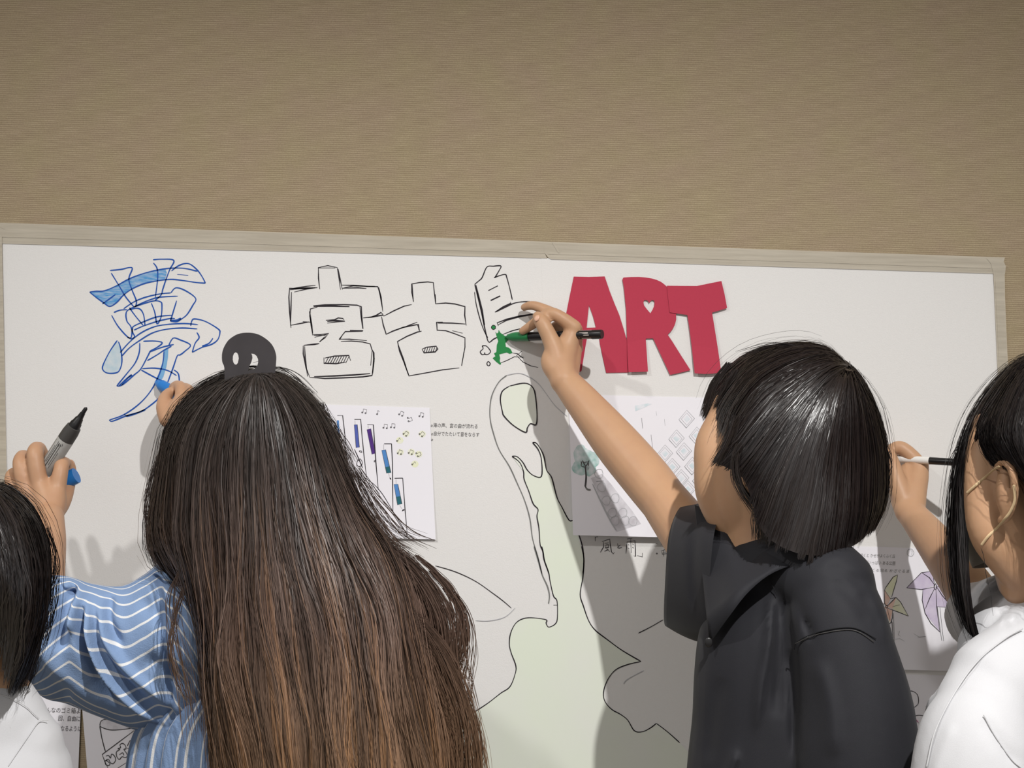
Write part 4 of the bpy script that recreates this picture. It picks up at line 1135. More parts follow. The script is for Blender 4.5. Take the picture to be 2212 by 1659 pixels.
grey_marker = pen('paint_marker', 'thick grey barrelled marker with black nib held upright by the raised left hand', [
    ('barrel', 'm_grey', [(0, .0118), (.0, .0128), (.50, .0130), (.505, .0126)]),
    ('collar', 'm_dark', [(.505, .0128), (.62, .0126), (.70, .0112), (.705, .0100)]),
    ('neck', 'm_black', [(.705, .0094), (.76, .0086), (.77, .0076), (.83, .0062), (.84, .0050), (.91, .0040)]),
    ('nib', 'm_black', [(.91, .0034), (.98, .0030), (1.0, .0012)])], (97, 1019, .150), (187, 880, .175))
blue_marker = pen('paint_marker', 'blue ended marker lying across behind the raised left hand', [
    ('barrel', 'm_grey', [(0, .0120), (.62, .0124)]), ('cap', 'm_blue', [(.62, .0126), (.64, .0132), (.985, .0128), (1.0, .0126)])], (48, 1084, .128), (165, 1027, .134))
blue_marker2 = pen('paint_marker', 'blue marker colouring the blue character, half hidden by the long brown hair', [
    ('nib', 'm_blue', [(0, .002), (.03, .004)]), ('tip_cone', 'm_blue', [(.03, .005), (.10, .0085)]), ('barrel', 'm_blue', [(.10, .0092), (.40, .0096), (.98, .0096), (1, .0088)])], (336, 825, .004), (470, 900, .09))
green_marker = pen('paint_marker', 'black marker with green tip held by the hand beside the red letter A', [
    ('nib', 'm_green', [(0, .0015), (.025, .0030)]), ('tip_cone', 'm_green', [(.025, .0045), (.07, .0068), (.11, .0078), (.255, .0080)]),
    ('barrel', 'm_black', [(.255, .0074), (.90, .0070)]), ('end_cap', 'm_black', [(.90, .0076), (.99, .0076), (1, .0070)])], (1092, 728, .004), (1301, 722, .088))
white_pen = pen('felt_pen', 'slim white felt pen with black end held by the hand at far right', [
    ('nib', 'm_black', [(0, .001), (.03, .002)]), ('barrel', 'm_white', [(.03, .004), (.10, .0058), (.70, .0062)]), ('end_cap', 'm_black', [(.70, .0060), (.98, .0058), (1, .005)])], (1868, 987, .004), (2072, 999, .112))
def label_strip(parent, a, b, ang, w, off, mat):
    """printed strip lying on a barrel"""
    A, Bv = P(*a), P(*b); T = (Bv - A).normalized(); b1 = T.cross(Vector((0, 0, 1))).normalized(); b2 = b1.cross(T)
    V = []; Fc = []; s = 5
    for i in range(2):
        c = A if i == 0 else Bv
        for k in range(s + 1):
            an = ang + w * (k / s - .5)
            V.append(tuple(c + (b1 * math.cos(an) + b2 * math.sin(an)) * off))
    for k in range(s): Fc.append((k, k + 1, k + s + 2, k + s + 1))
    return mesh_obj('print', V, Fc, M[mat], parent)
ga, gb = (1092, 728, .004), (1301, 722, .088)
def along(a, b, t): return tuple(x + (y - x) * t for x, y in zip(a, b))
# which side faces the camera: found by testing the two candidate angles
T_ = (P(*gb) - P(*ga)).normalized(); b1_ = T_.cross(Vector((0, 0, 1))).normalized(); sgn = 0.0 if b1_.y < 0 else math.pi
up_s = -1 if sgn else 1
for an, w, t0, t1, mt in ((.35, .30, .60, .87, 'm_silver'), (1.35, .25, .70, .90, 'm_white'), (-.15, .18, .80, .88, 'm_silver'), (-.85, .55, .64, .71, 'm_red'), (-.75, .35, .71, .78, 'm_silver'), (-.95, .28, .80, .90, 'm_silver')):
    label_strip(green_marker, along(ga, gb, t0), along(ga, gb, t1), sgn + an * up_s, w, .00735, mt)
wa, wb = (1868, 987, .004), (2072, 999, .112)
label_strip(white_pen, along(wa, wb, .42), along(wa, wb, .66), sgn + 1.15 * up_s, .16, .0063, 'm_silver')
ma, mb = (97, 1019, .150), (187, 880, .175)
Tm = (P(*mb) - P(*ma)).normalized(); bm = Tm.cross(Vector((0, 0, 1))).normalized(); sm = 0.0 if bm.y < 0 else math.pi
for an, w, t0, t1, mt in ((-.15, .10, .10, .46, 'm_dark'), (.05, .05, .16, .47, 'm_black'), (.22, .05, .10, .40, 'm_dark'), (-.40, .05, .14, .44, 'm_black'), (-.6, .05, .10, .34, 'm_dark'), (.62, .04, .05, .47, 'm_dark')):
    label_strip(grey_marker, along(ma, mb, t0), along(ma, mb, t1), sm + an, w, .01325, mt)
lb = text_mesh('print', '243', 124, 964, 8, M['m_black'], grey_marker, .1738)

# ================================================================ person with long brown hair
rB = np.random.default_rng(11)
B_ = empty('person', (P(640, 900, .45).x, P(640, 900, .45).y, 0), 'person with very long brown hair in a striped blouse, both arms raised to the mural', 'person')
headB = frame_of((0.05, 1), .05, 0, .97, P(552, 1020, .47))
def limb(*pr, n=22, **k):
    return tube(px3([p[:3] for p in pr]), [p[3] for p in pr], n=n, **k)
bp_ = head_parts(headB, P(560, 1190, .46), .05)
bp_ += [limb((560, 1190, .46, .08), (590, 1300, .46, .12), (610, 1480, .47, .125), (610, 1640, .48, .115), (610, 1720, .48, .12), n=22, flat=.75),
        limb((450, 1300, .45, .055), (750, 1300, .46, .055)),
        # left arm
        limb((450, 1310, .45, .052), (250, 1400, .44, .045), (80, 1345, .43, .040)),
        limb((76, 1345, .43, .038), (88, 1235, .33, .034), (101, 1170, .26, .028), (106, 1118, .205, .0225)),
        # back of the left hand
        limb((106, 1122, .200, .021), (116, 1085, .182, .019), (124, 1054, .172, .0135)),
        limb((104, 1122, .200, .021), (100, 1080, .182, .0185), (86, 1046, .172, .0140)),
        limb((100, 1122, .198, .020), (78, 1088, .178, .0170), (55, 1056, .168, .0135)),
        limb((98, 1122, .195, .018), (64, 1096, .170, .0150), (36, 1070, .160, .0115)),
        # fingers
        limb((124, 1054, .172, .0135), (131, 1018, .166, .0118), (134, 1003, .156, .0112), (141, 1000, .136, .0092), (148, 1012, .122, .0078)),
        limb((86, 1048, .172, .0140), (78, 1005, .170, .0132), (76, 977, .162, .0128), (84, 968, .138, .0105), (96, 985, .122, .0085)),
        limb((55, 1058, .168, .0130), (46, 1018, .164, .0122), (44, 996, .155, .0115), (52, 984, .130, .0098), (62, 998, .116, .0080)),
        limb((36, 1070, .160, .0112), (25, 1046, .152, .0100), (23, 1030, .140, .0092), (30, 1020, .122, .0080), (42, 1030, .110, .0068)),
        limb((114, 1108, .186, .0170), (134, 1084, .160, .0135), (147, 1052, .132, .0108), (152, 1020, .124, .0098), (151, 1003, .124, .0082)),
        # right arm, hidden behind the hair but for the fingers
        limb((750, 1310, .45, .052), (700, 1400, .30, .045), (600, 1300, .22, .038)),
        limb((600, 1300, .22, .036), (480, 1080, .17, .030), (395, 930, .12, .022)),
        limb((396, 930, .115, .021), (385, 900, .10, .022), (392, 872, .085, .016)),
        limb((362, 905, .105, .014), (354, 880, .090, .0125), (357, 860, .070, .0105), (366, 848, .055, .0088)),
        limb((392, 872, .085, .0125), (392, 842, .070, .0105), (384, 833, .048, .0090), (374, 836, .036, .0075)),
        limb((404, 876, .078, .0125), (408, 848, .060, .0105), (398, 838, .040, .0088), (384, 842, .028, .0075)),
        limb((414, 888, .070, .012), (420, 862, .050, .010), (412, 850, .034, .0085), (398, 856, .024, .0072)),
        limb((420, 902, .064, .011), (430, 882, .045, .009), (422, 870, .030, .0078), (410, 874, .022, .0066)),
        limb((390, 915, .105, .020), (404, 895, .085, .019), (412, 890, .072, .014))]
v, f = fuse(bp_, .0030, 3)
bodyB = mesh_obj('body', v, f, M['skin_b'], B_, smooth=True)
hand_nail(B_, (153, 1002, .128), .0055, (.5, -1, .3))
for s in (-1, 1):
    e = headB @ Vector((s * .031, .076, .006)); vv, ff = ball(tuple(e), (.0115, .0115, .0115)); mesh_obj('eye', vv, ff, M['eye'], B_, smooth=True)
vv, ff = ball(tuple(headB @ Vector((0, .093, -.062))), (.020, .009, .008)); mesh_obj('mouth', vv, ff, M['lip'], B_, smooth=True)

# blouse: sleeve
def sleeve_b():
    rows = [(-30, 1400, .44, 92, .075), (20, 1380, .445, 97, .085), (62, 1364, .45, 122, .092), (100, 1376, .45, 134, .094), (145, 1383, .45, 138, .096), (200, 1402, .45, 141, .094), (262, 1416, .455, 150, .094), (310, 1412, .46, 170, .098),
            (350, 1400, .465, 185, .104), (395, 1408, .47, 188, .106), (450, 1425, .47, 182, .10)]
    R = cr(np.array(rows, float), 110); nphi = 150
    V = []; st = []
    for k, (cx, cy, d, h, t) in enumerate(R):
        g = np.interp(cx, [-30, 20, 90, 150, 230, 450], [2.0, 1.3, -.4, -1.7, -.4, 6.0])
        for j in range(nphi):
            a = 2 * math.pi * j / (nphi - 1)                      # starts at the wall side
            yy = -math.sin(a) ; zz = -math.cos(a)
            # soft puff
            px, py = cx + 12 * math.sin(a * 1.0) * 0, cy + h * yy * 1.0
            V.append(tuple(P(px, py, d + t * zz)))
            st.append(a / (2 * math.pi) * (2 * math.pi * h * 1.18 / 41.0) - g + 40)
    V = np.array(V); m = len(R)
    i, j = np.meshgrid(np.arange(m - 1), np.arange(nphi - 1), indexing='ij')
    Q = np.stack([i * nphi + j, i * nphi + j + 1, (i + 1) * nphi + j + 1, (i + 1) * nphi + j], axis=-1).reshape(-1, 4)
    front = lambda x, y, d: np.clip((d - .42) / .06, 0, 1)
    V = crease(V, [([(190, 1290), (192, 1370), (230, 1460), (300, 1530), (380, 1575)], .020, 9), ([(178, 1300), (176, 1380), (210, 1470), (270, 1530)], -.020, 10),
                   ([(218, 1290), (225, 1370), (270, 1440), (340, 1500), (420, 1560)], .013, 10), ([(205, 1320), (212, 1390), (255, 1460), (330, 1530)], -.012, 9),
                   ([(165, 1262), (140, 1300), (128, 1350), (132, 1410)], -.030, 15), ([(185, 1262), (160, 1310), (150, 1370)], .018, 12), ([(120, 1250), (128, 1280), (150, 1290)], -.016, 9),
                   ([(110, 1270), (100, 1310), (105, 1360)], .012, 12), ([(240, 1285), (232, 1340), (262, 1400)], -.014, 11), ([(60, 1420), (100, 1470), (160, 1510)], -.014, 16), ([(80, 1380), (110, 1440), (180, 1500), (260, 1545)], .010, 18),
                   ([(300, 1290), (340, 1330), (400, 1350)], -.008, 20), ([(310, 1420), (360, 1450), (420, 1490)], -.010, 18), ([(335, 1225), (345, 1330), (362, 1460), (372, 1570)], -.016, 9), ([(355, 1225), (372, 1340), (385, 1460)], .012, 8),
                   ([(330, 1240), (352, 1262), (388, 1262)], -.012, 7), ([(320, 1228), (350, 1240), (380, 1235)], .010, 7)], front)
    return V, Q, st
blouse = empty('blouse', (0, 0, 0), None, None); blouse.parent = B_; blouse.location = Vector((0, 0, 0))
sv, sq, sst = sleeve_b()
mesh_obj('sleeve', sv, sq, M['stripes'], blouse, smooth=True, attrs={'stripe': sst})
def torso_b():
    rows = [(1205, 560, 118, .055), (1235, 585, 170, .085), (1290, 620, 255, .115), (1380, 650, 292, .135), (1500, 650, 300, .145), (1590, 636, 345, .15), (1720, 632, 360, .155), (1850, 632, 360, .155)]
    R = cr(np.array([(a, b, c, d * 1000) for a, b, c, d in rows], float), 90); nphi = 260
    V = []; st = []
    for (cy, cx, w, t) in R:
        for j in range(nphi):
            a = 2 * math.pi * j / (nphi - 1)
            rr = 1 + .018 * math.sin(a * 37) * np.clip((cy - 1230) / 80, 0, 1)
            V.append(tuple(P(cx - w * math.sin(a) * rr, cy, .46 - t / 1000 * math.cos(a) * rr))); st.append(a / (2 * math.pi) * 58)
    m = len(R); i, j = np.meshgrid(np.arange(m - 1), np.arange(nphi - 1), indexing='ij')
    Q = np.stack([i * nphi + j, i * nphi + j + 1, (i + 1) * nphi + j + 1, (i + 1) * nphi + j], axis=-1).reshape(-1, 4)
    return np.array(V), Q, st
tv, tq, tst = torso_b()
mesh_obj('bodice', tv, tq, M['stripes'], blouse, smooth=True, attrs={'stripe': tst})
rows = [(740, 1320, .46, .09), (820, 1380, .40, .08), (760, 1420, .30, .07), (690, 1400, .26, .06)]
v, f = tube(px3([r[:3] for r in rows]), [r[3] for r in rows], n=48, seg=40)
mesh_obj('sleeve', v, f, M['stripes'], blouse, smooth=True, attrs={'stripe': [(i % 48) / 48 * 16 for i in range(len(v))]})
tag(blouse, None)
legs(B_, 640, .46)

KB = (556, 806, .53)
gB = [
 [KB, (490, 806, .46), (410, 850, .43), (358, 920, .42), (343, 1000, .42), (327, 1080, .44), (321, 1140, .45), (335, 1200, .48), (394, 1250, .52), (428, 1320, .56), (444, 1400, .58), (454, 1500, .59), (462, 1600, .59), (475, 1780, .58)],
 [KB, (498, 818, .55), (425, 880, .55), (385, 960, .55), (375, 1060, .56), (368, 1160, .57), (402, 1250, .585), (438, 1350, .60), (454, 1450, .61), (466, 1560, .61), (475, 1780, .6)],
 [KB, (515, 826, .585), (462, 900, .60), (440, 1000, .61), (435, 1120, .62), (442, 1240, .63), (458, 1360, .645), (470, 1480, .65), (484, 1600, .65), (505, 1780, .64)],
 [KB, (532, 832, .60), (505, 920, .63), (495, 1040, .64), (500, 1160, .65), (510, 1300, .66), (510, 1440, .67), (530, 1580, .67), (560, 1780, .66)],
 [KB, (554, 836, .605), (555, 940, .64), (560, 1060, .65), (570, 1200, .665), (585, 1350, .68), (600, 1480, .68), (620, 1600, .68), (650, 1780, .67)],
 [KB, (578, 832, .60), (605, 930, .64), (625, 1050, .65), (650, 1180, .665), (680, 1320, .68), (700, 1460, .68), (720, 1600, .68), (745, 1780, .67)],
 [KB, (596, 825, .59), (650, 910, .61), (685, 1020, .63), (720, 1140, .65), (765, 1270, .665), (800, 1400, .67), (820, 1540, .67), (840, 1780, .66)],
 [KB, (610, 816, .57), (680, 890, .57), (722, 990, .58), (765, 1090, .60), (825, 1190, .62), (880, 1310, .635), (905, 1450, .64), (930, 1600, .63), (950, 1780, .62)],
 [KB, (612, 808, .52), (684, 865, .50), (738, 960, .49), (768, 1070, .50), (832, 1160, .53), (905, 1240, .55), (950, 1340, .57), (955, 1450, .58), (985, 1560, .57), (1010, 1780, .55)],
 [KB, (600, 803, .47), (655, 850, .40), (700, 950, .37), (730, 1060, .38), (790, 1170, .42), (860, 1260, .46), (900, 1360, .49), (930, 1480, .50), (950, 1780, .5)],
 [KB, (560, 797, .44), (562, 812, .38), (562, 835, .35), (560, 860, .34), (558, 880, .34)],
 [KB, (520, 800, .45), (440, 845, .38), (392, 910, .36), (372, 1000, .36), (368, 1100, .38), (372, 1180, .42), (410, 1250, .47), (436, 1330, .52), (448, 1420, .54), (460, 1560, .55), (470, 1780, .55)]]
HB = Hair(gB, (555, 960, .47), True, nu=220, nv=60).undulate(.0055, 14, 2.2, 1.3)
clumpB = rB.uniform(0, 1, 4000)
def colB(v, k, u, Pt, rnd):
    z = np.clip((1.60 - Pt[:, :, 2]) / .62, 0, 1.1)                    # dyed lengths: dark roots, copper ends
    stops = [0, .22, .42, .62, .85, 1.1]
    cols = np.array([lin(c)[:3] for c in ((44, 39, 37), (58, 50, 47), (82, 68, 62), (104, 84, 74), (128, 102, 82), (144, 112, 84))])
    c = np.stack([np.interp(z, stops, cols[:, i]) for i in range(3)], axis=-1)
    x = np.clip((Pt[:, :, 0] + .5) / .5, 0, 1)
    kk = clumpB[k][:, None]
    g0 = .85 + .22 * np.sin(u[:, None] * 2 * math.pi * 11 + v * 4) + .16 * np.sin(u[:, None] * 2 * math.pi * 29 - v * 7 + 1) if u.ndim and len(u) == len(Pt) else .9
    g = g0 * (.86 + .30 * kk) * np.clip(rnd.normal(1, .10, (Pt.shape[0], 1)), .6, 1.6)
    gold = (kk > .82) & (z > .35)
    c = c * g[:, :, None]
    c = c * np.where(gold[:, :, None], np.array([1.38, 1.26, 1.05]), 1.0)
    c = c * (1 + x[:, :, None] * z[:, :, None] * np.array([.12, .06, .0]))
    return c
exB = []
for pts, n, sp in (([(930, 1235, .56), (990, 1300, .56), (1005, 1370, .56), (988, 1430, .56), (945, 1470, .57)], 50, (.001, .005)),
                   ([(900, 1200, .56), (965, 1262, .56), (990, 1330, .56), (985, 1400, .57), (960, 1440, .57)], 60, (.001, .006)),
                   ([(880, 1330, .6), (935, 1400, .6), (985, 1490, .59), (1022, 1560, .58), (1034, 1630, .58), (1030, 1740, .57)], 90, (.002, .004)),
                   ([(870, 1420, .61), (930, 1500, .61), (975, 1590, .6), (1000, 1740, .6)], 120, (.002, .010)),
                   ([(930, 1230, .56), (1000, 1310, .56), (1018, 1400, .56), (1008, 1480, .56), (1000, 1600, .56)], 14, (.002, .009)),
                   ([(960, 1270, .56), (1010, 1340, .56), (1005, 1430, .56), (985, 1520, .56), (1010, 1640, .56)], 14, (.002, .012)),
                   ([(410, 1240, .6), (378, 1330, .6), (368, 1400, .6), (384, 1470, .6), (402, 1512, .6)], 22, (.001, .003)),
                   ([(400, 1220, .58), (378, 1290, .60), (388, 1380, .61), (412, 1470, .61), (432, 1600, .61)], 18, (.003, .010)),
                   ([(735, 1080, .6), (815, 1160, .6), (900, 1235, .6), (955, 1330, .6), (965, 1440, .59), (990, 1560, .58)], 150, (.003, .013)),
                   ([(860, 1300, .62), (930, 1380, .62), (975, 1470, .61), (1005, 1580, .6), (1015, 1740, .6)], 160, (.006, .014)),
                   ([(760, 1010, .55), (800, 1080, .55), (850, 1150, .55), (900, 1180, .55)], 40, (.004, .012)),
                   ([(345, 980, .43), (325, 1040, .43), (316, 1100, .44), (335, 1180, .46)], 16, (.002, .005)),
                   ([(690, 870, .52), (720, 930, .51), (760, 1000, .51)], 30, (.003, .006)), ([(470, 806, .5), (540, 792, .5), (620, 800, .5), (680, 850, .5)], 8, (.001, .003))):
    exB.append(lock(pts, n, 26, rB, sp, wave=.0016, frizz=.0004))
build_hair('hair', HB, M['hair_soft'], B_, rB, 22000, 20, colB, inset=.0018, extra=exB, width=.0008, jit=.22, depth=.0022, wave=.0016, wavef=2.0, clump=.18, nclump=420, vmax=(.93, 1.0), root=.35, fly=.035, frizz=.0004)

# hair claw
M['claw'] = plain('smoky_dark_acetate', (46, 42, 44), .28, .6, var=.3, scale=35)
def claw():
    k = .0814; T = lambda l: [(460 + x * k, 700 + y * k) for x, y in l]
    arc = [(310, 1500), (300, 1150), (250, 1020), (238, 820), (280, 640), (400, 440), (560, 315), (720, 248), (900, 230), (1100, 245), (1290, 315), (1500, 470), (1620, 640), (1680, 850), (1672, 1080), (1640, 1500)]
    outer = spline2(T(arc), 3)
    h1 = T([(605 + 80 * math.cos(-t * .55) , 915 + 165 * math.sin(-t * .55)) for t in range(11)])
    h2 = T([(1020, 785), (1100, 800), (1160, 850), (1195, 930), (1200, 1010), (1180, 1100), (1120, 1180), (940, 1240), (960, 1130), (1020, 1010), (1048, 900), (1040, 830)])
    loops = [outer, h1, h2]; flat = [p for l in loops for p in l]
    tris = tessellate_polygon([[Vector((x, y, 0)) for x, y in l] for l in loops])
    V = []; n = len(flat)
    for s in (0, 1):
        for x, y in flat:
            b = 0.0
            V.append(P(x, y, .525 + b - s * .006 + (y - 719) * .0001))
    Fc = [tuple(t) for t in tris] + [tuple(n + i for i in reversed(t)) for t in tris]; b = 0
    for l in loops:
        for i in range(len(l)):
            j = (i + 1) % len(l); Fc.append((b + i, b + j, n + b + j, n + b + i))
        b += len(l)
    r = empty('hair_claw', P(538, 790, .5), 'smoky dark claw clip with two openings on top of the long brown hair', 'hair clip')
    o = mesh_obj('claw_half', V, Fc, M['claw'], r)
    md = o.modifiers.new('bevel', 'BEVEL'); md.width = .0012; md.segments = 2; md.limit_method = 'ANGLE'
    v, f = tube(px3([(505, 824, .50), (538, 820, .50), (572, 824, .50)]), (.004, .004, .004), n=10); mesh_obj('hinge', v, f, M['claw'], r, smooth=True)
claw()
# ================================================================ short-haired person in black
rC = np.random.default_rng(5)
C_p = empty('person', (P(1715, 900, .47).x, P(1715, 900, .47).y, 0), 'short-haired person in a black shirt reaching up to draw beside the red letters', 'person')
headC = frame_of((-.35, .94), .15, -.26, 1.02, P(1655, 968, .43))
q = head_parts(headC, P(1650, 1200, .44), .052, sides=(1,))
q += [limb((1580, 880, .415, .026), (1568, 915, .42, .028), (1548, 962, .425, .0295), (1546, 1010, .43, .0295), (1548, 1062, .43, .0290), (1575, 1110, .43, .032), (1615, 1150, .43, .034)), limb((1600, 960, .44, .035), (1600, 1060, .445, .040), (1625, 1130, .44, .042), (1650, 1200, .44, .045)),
      limb((1660, 1215, .43, .05), (1690, 1310, .45, .075), (1715, 1450, .46, .085), (1715, 1640, .46, .085), (1715, 1720, .46, .085), n=20, flat=.8),
      limb((1560, 1255, .39, .044), (1800, 1310, .53, .040)),
      limb((1560, 1250, .36, .048), (1500, 1170, .305, .043), (1432, 1078, .238, .0365)),
      limb((1436, 1084, .242, .0365), (1395, 1032, .205, .0380), (1330, 955, .160, .0360), (1262, 872, .120, .0285), (1222, 824, .095, .0230)),
      limb((1800, 1320, .54, .04), (1840, 1480, .57, .040), (1850, 1700, .57, .038), (1840, 1880, .52, .03), (1830, 1960, .50, .025)),
      limb((1830, 1960, .50, .024), (1828, 2010, .50, .02), (1826, 2060, .50, .012)),
      # palm
      limb((1218, 822, .098, .0225), (1212, 790, .080, .0245), (1222, 755, .064, .020), (1238, 715, .060, .0135)),
      limb((1224, 818, .090, .019), (1230, 785, .064, .018), (1238, 750, .050, .015), (1243, 724, .050, .013)),
      limb((1215, 815, .095, .020), (1192, 785, .082, .018), (1196, 762, .074, .016)),
      # thumb over the pen
      limb((1208, 800, .088, .020), (1200, 762, .080, .0168), (1190, 735, .076, .0140), (1176, 706, .074, .0126), (1166, 690, .070, .0112), (1161, 683, .066, .0085)),
      # index, then middle pointing at the paper
      limb((1240, 708, .062, .0130), (1214, 688, .064, .0112), (1189, 677, .062, .0102), (1165, 690, .048, .0088), (1146, 704, .038, .0080), (1129, 715, .029, .0068)),
      limb((1243, 712, .048, .0125), (1215, 688, .044, .0105), (1188, 674, .040, .0096), (1160, 662, .032, .0082), (1145, 660, .026, .0076), (1132, 664, .018, .0064)),
      limb((1245, 730, .040, .0115), (1220, 705, .030, .0098), (1200, 705, .022, .0085), (1192, 720, .018, .0078), (1198, 735, .016, .0068)),
      limb((1246, 752, .038, .0110), (1228, 735, .026, .0090), (1212, 738, .020, .0080), (1208, 754, .017, .0068))]
v, f = fuse(q, .0030, 3)
mesh_obj('body', v, f, M['skin'], C_p, smooth=True)
d_ = surface_depth(v, 1161, 687, 4)
hand_nail(C_p, (1160, 687, (d_ or .078) - .0006), .0043, (-.25, -1, .35), -.4)
for s in (-1, 1):
    e = headC @ Vector((s * .031, .076, .006)); vv, ff = ball(tuple(e), (.012, .012, .012)); mesh_obj('eye', vv, ff, M['eye'], C_p, smooth=True)
vv, ff = ball(tuple(headC @ Vector((0, .093, -.062))), (.016, .010, .008)); mesh_obj('mouth', vv, ff, M['lip'], C_p, smooth=True)

# black shirt
q = [limb((1690, 1262, .46, .088), (1705, 1330, .465, .118), (1712, 1450, .47, .132), (1720, 1560, .47, .140), (1720, 1700, .47, .148), (1720, 1830, .47, .15), n=30, flat=.82),
     limb((1640, 1235, .42, .060), (1740, 1238, .50, .062), (1795, 1268, .545, .058)),
     limb((1790, 1262, .545, .050), (1805, 1320, .560, .060), (1822, 1400, .575, .0635), (1845, 1520, .585, .072), (1852, 1640, .59, .078), (1856, 1760, .59, .078), n=24),
     limb((1660, 1265, .42, .075), (1615, 1245, .40, .076), (1600, 1240, .395, .074), n=26, flat=.8)]
v, f = fuse(q, .0055, 4)
front = lambda x, y, d: np.clip((d - .44) / .05, 0, 1)
v = crease(v, [([(1665, 1280), (1660, 1380), (1642, 1480), (1632, 1580)], .009, 9), ([(1690, 1290), (1690, 1400), (1680, 1560)], -.012, 16),
               ([(1715, 1290), (1735, 1330), (1750, 1380)], -.006, 12), ([(1780, 1222), (1830, 1240), (1868, 1272)], -.003, 12), ([(1795, 1250), (1850, 1300), (1880, 1350)], -.004, 14),
               ([(1860, 1270), (1885, 1320), (1905, 1350)], -.004, 12), ([(1880, 1290), (1905, 1340), (1915, 1390)], .003, 12), ([(1760, 1420), (1790, 1520), (1800, 1640)], .008, 20), ([(1712, 1400), (1716, 1500), (1722, 1650)], -.014, 12),
               ([(1740, 1340), (1750, 1362), (1756, 1385)], -.008, 7), ([(1590, 1620), (1575, 1660), (1560, 1700)], .010, 12), ([(1560, 1460), (1540, 1560), (1530, 1650)], -.006, 18)], front)
fl = lambda x, y, d: np.clip((d - .37) / .03, 0, 1) * (x < 1600)
v = crease(v, [([(1500, 1110), (1545, 1120), (1590, 1150)], -.010, 8), ([(1505, 1150), (1500, 1220), (1505, 1300)], -.012, 12), ([(1552, 1150), (1545, 1230), (1550, 1300)], .012, 11), ([(1470, 1130), (1460, 1220), (1465, 1300)], .010, 14), ([(1585, 1140), (1565, 1190), (1560, 1250)], -.010, 9)], fl)
shirt = mesh_obj('shirt', v, f, M['black_cloth'], C_p, smooth=True)
shirtV = v
# open raised cuff
rim = [(1484, 1084, .25), (1462, 1106, .335), (1444, 1160, .372), (1437, 1250, .372), (1434, 1335, .345), (1440, 1352, .29), (1452, 1325, .225), (1462, 1240, .195), (1472, 1160, .190), (1484, 1105, .205)]
body = [(1560, 1104, .34), (1552, 1118, .43), (1540, 1170, .475), (1532, 1270, .480), (1530, 1365, .45), (1534, 1392, .39), (1546, 1350, .31), (1558, 1260, .27), (1566, 1170, .27), (1566, 1120, .29)]
def cuff(rimp, bodyp, extra=None):
    A = cr(np.array(px3(rimp + rimp[:1])), 61)[:-1]; Bq = cr(np.array(px3(bodyp + bodyp[:1])), 61)[:-1]
    V = []; m = 60; rows = 14
    for i in range(rows):
        t = i / (rows - 1)
        W = A * (1 - t) + Bq * t
        c = W.mean(axis=0)
        W = c + (W - c) * (1 + .04 * math.sin(t * math.pi))
        V.append(W)
    inner = []
    c = A.mean(axis=0)
    inner.append(c + (A - c) * .965 + (Bq.mean(axis=0) - c) * .02); inner.append(c + (A - c) * .93 + (Bq.mean(axis=0) - c) * .6)
    V = [inner[1], inner[0]] + V
    n = len(V); V = np.vstack(V)
    i, j = np.meshgrid(np.arange(n - 1), np.arange(m), indexing='ij')
    Q = np.stack([i * m + j, i * m + (j + 1) % m, (i + 1) * m + (j + 1) % m, (i + 1) * m + j], axis=-1).reshape(-1, 4)
    return V, Q
cv, cq = cuff(rim, body)
cv = crease(cv, [([(1480, 1120), (1510, 1115), (1560, 1135)], -.006, 7), ([(1500, 1140), (1498, 1230), (1505, 1330)], -.008, 10)], lambda x, y, d: (d > .40) * 1.0)
mesh_obj('sleeve', cv, cq, M['black_cloth'], shirt, smooth=True)
# collar and front edge
def band(name, rows, mat, parent, thick=.003, n=40):
    """folded strip: rows = (px,py,d, px2,py2,d2) lower and upper edge"""
    L = cr(np.array(px3([r[:3] for r in rows])), n); U = cr(np.array(px3([r[3:6] for r in rows])), n)
    V = []
    for s in (0, 1):
        for t in np.linspace(0, 1, 6):
            W = L * (1 - t) + U * t; nn = np.array((0, -1, 0)) * thick * (1 - s) + np.array((0, -1, .2)) * .003 * math.sin(t * math.pi)
            V.append(W + nn)
    V = np.vstack(V); Fc = []
    for s in (0, 1):
        for i in range(5):
            for j in range(n - 1):
                a = (s * 6 + i) * n + j; q4 = (a, a + 1, a + n + 1, a + n); Fc.append(q4 if s == 0 else q4[::-1])
    for j in range(n - 1):
        Fc.append((j + 1, j, 6 * n + j, 6 * n + j + 1)); a = 5 * n + j; Fc.append((a, a + 1, 6 * n + a + 1, 6 * n + a))
    for a, b in ((0, 0), (n - 1, n - 1)):
        for i in range(5): Fc.append(((i) * n + a, (i + 1) * n + a, (7 + i) * n + a, (6 + i) * n + a))
    return mesh_obj(name, V, Fc, mat, parent, smooth=True)
band('collar', [(1532, 1390, .520, 1500, 1090, .40), (1575, 1330, .560, 1560, 1118, .43), (1618, 1276, .562, 1604, 1198, .475), (1672, 1235, .560, 1645, 1176, .49), (1750, 1210, .545, 1735, 1165, .50), (1810, 1206, .52, 1790, 1165, .49), (1832, 1208, .48, 1810, 1165, .45), (1790, 1195, .40, 1770, 1150, .40)], M['black_cloth'], shirt)
v, f = ball((0, 0, 0), (.0055, .0016, .0065), n=16); v, f = xf((v, f), Matrix.Translation(P(1531, 1388, .528)))
tag(mesh_obj('button', v, f, M['m_black'], shirt, smooth=True), 'small dark round button')
drape_line('seam', shirtV, [(1716, 1402), (1722, 1386), (1760, 1368), (1810, 1357), (1850, 1358), (1892, 1380)], .0006, M['seam_black'], shirt)
drape_line('seam', shirtV, [(1664, 1240), (1668, 1262), (1678, 1285)], .0005, M['seam_black'], shirt)
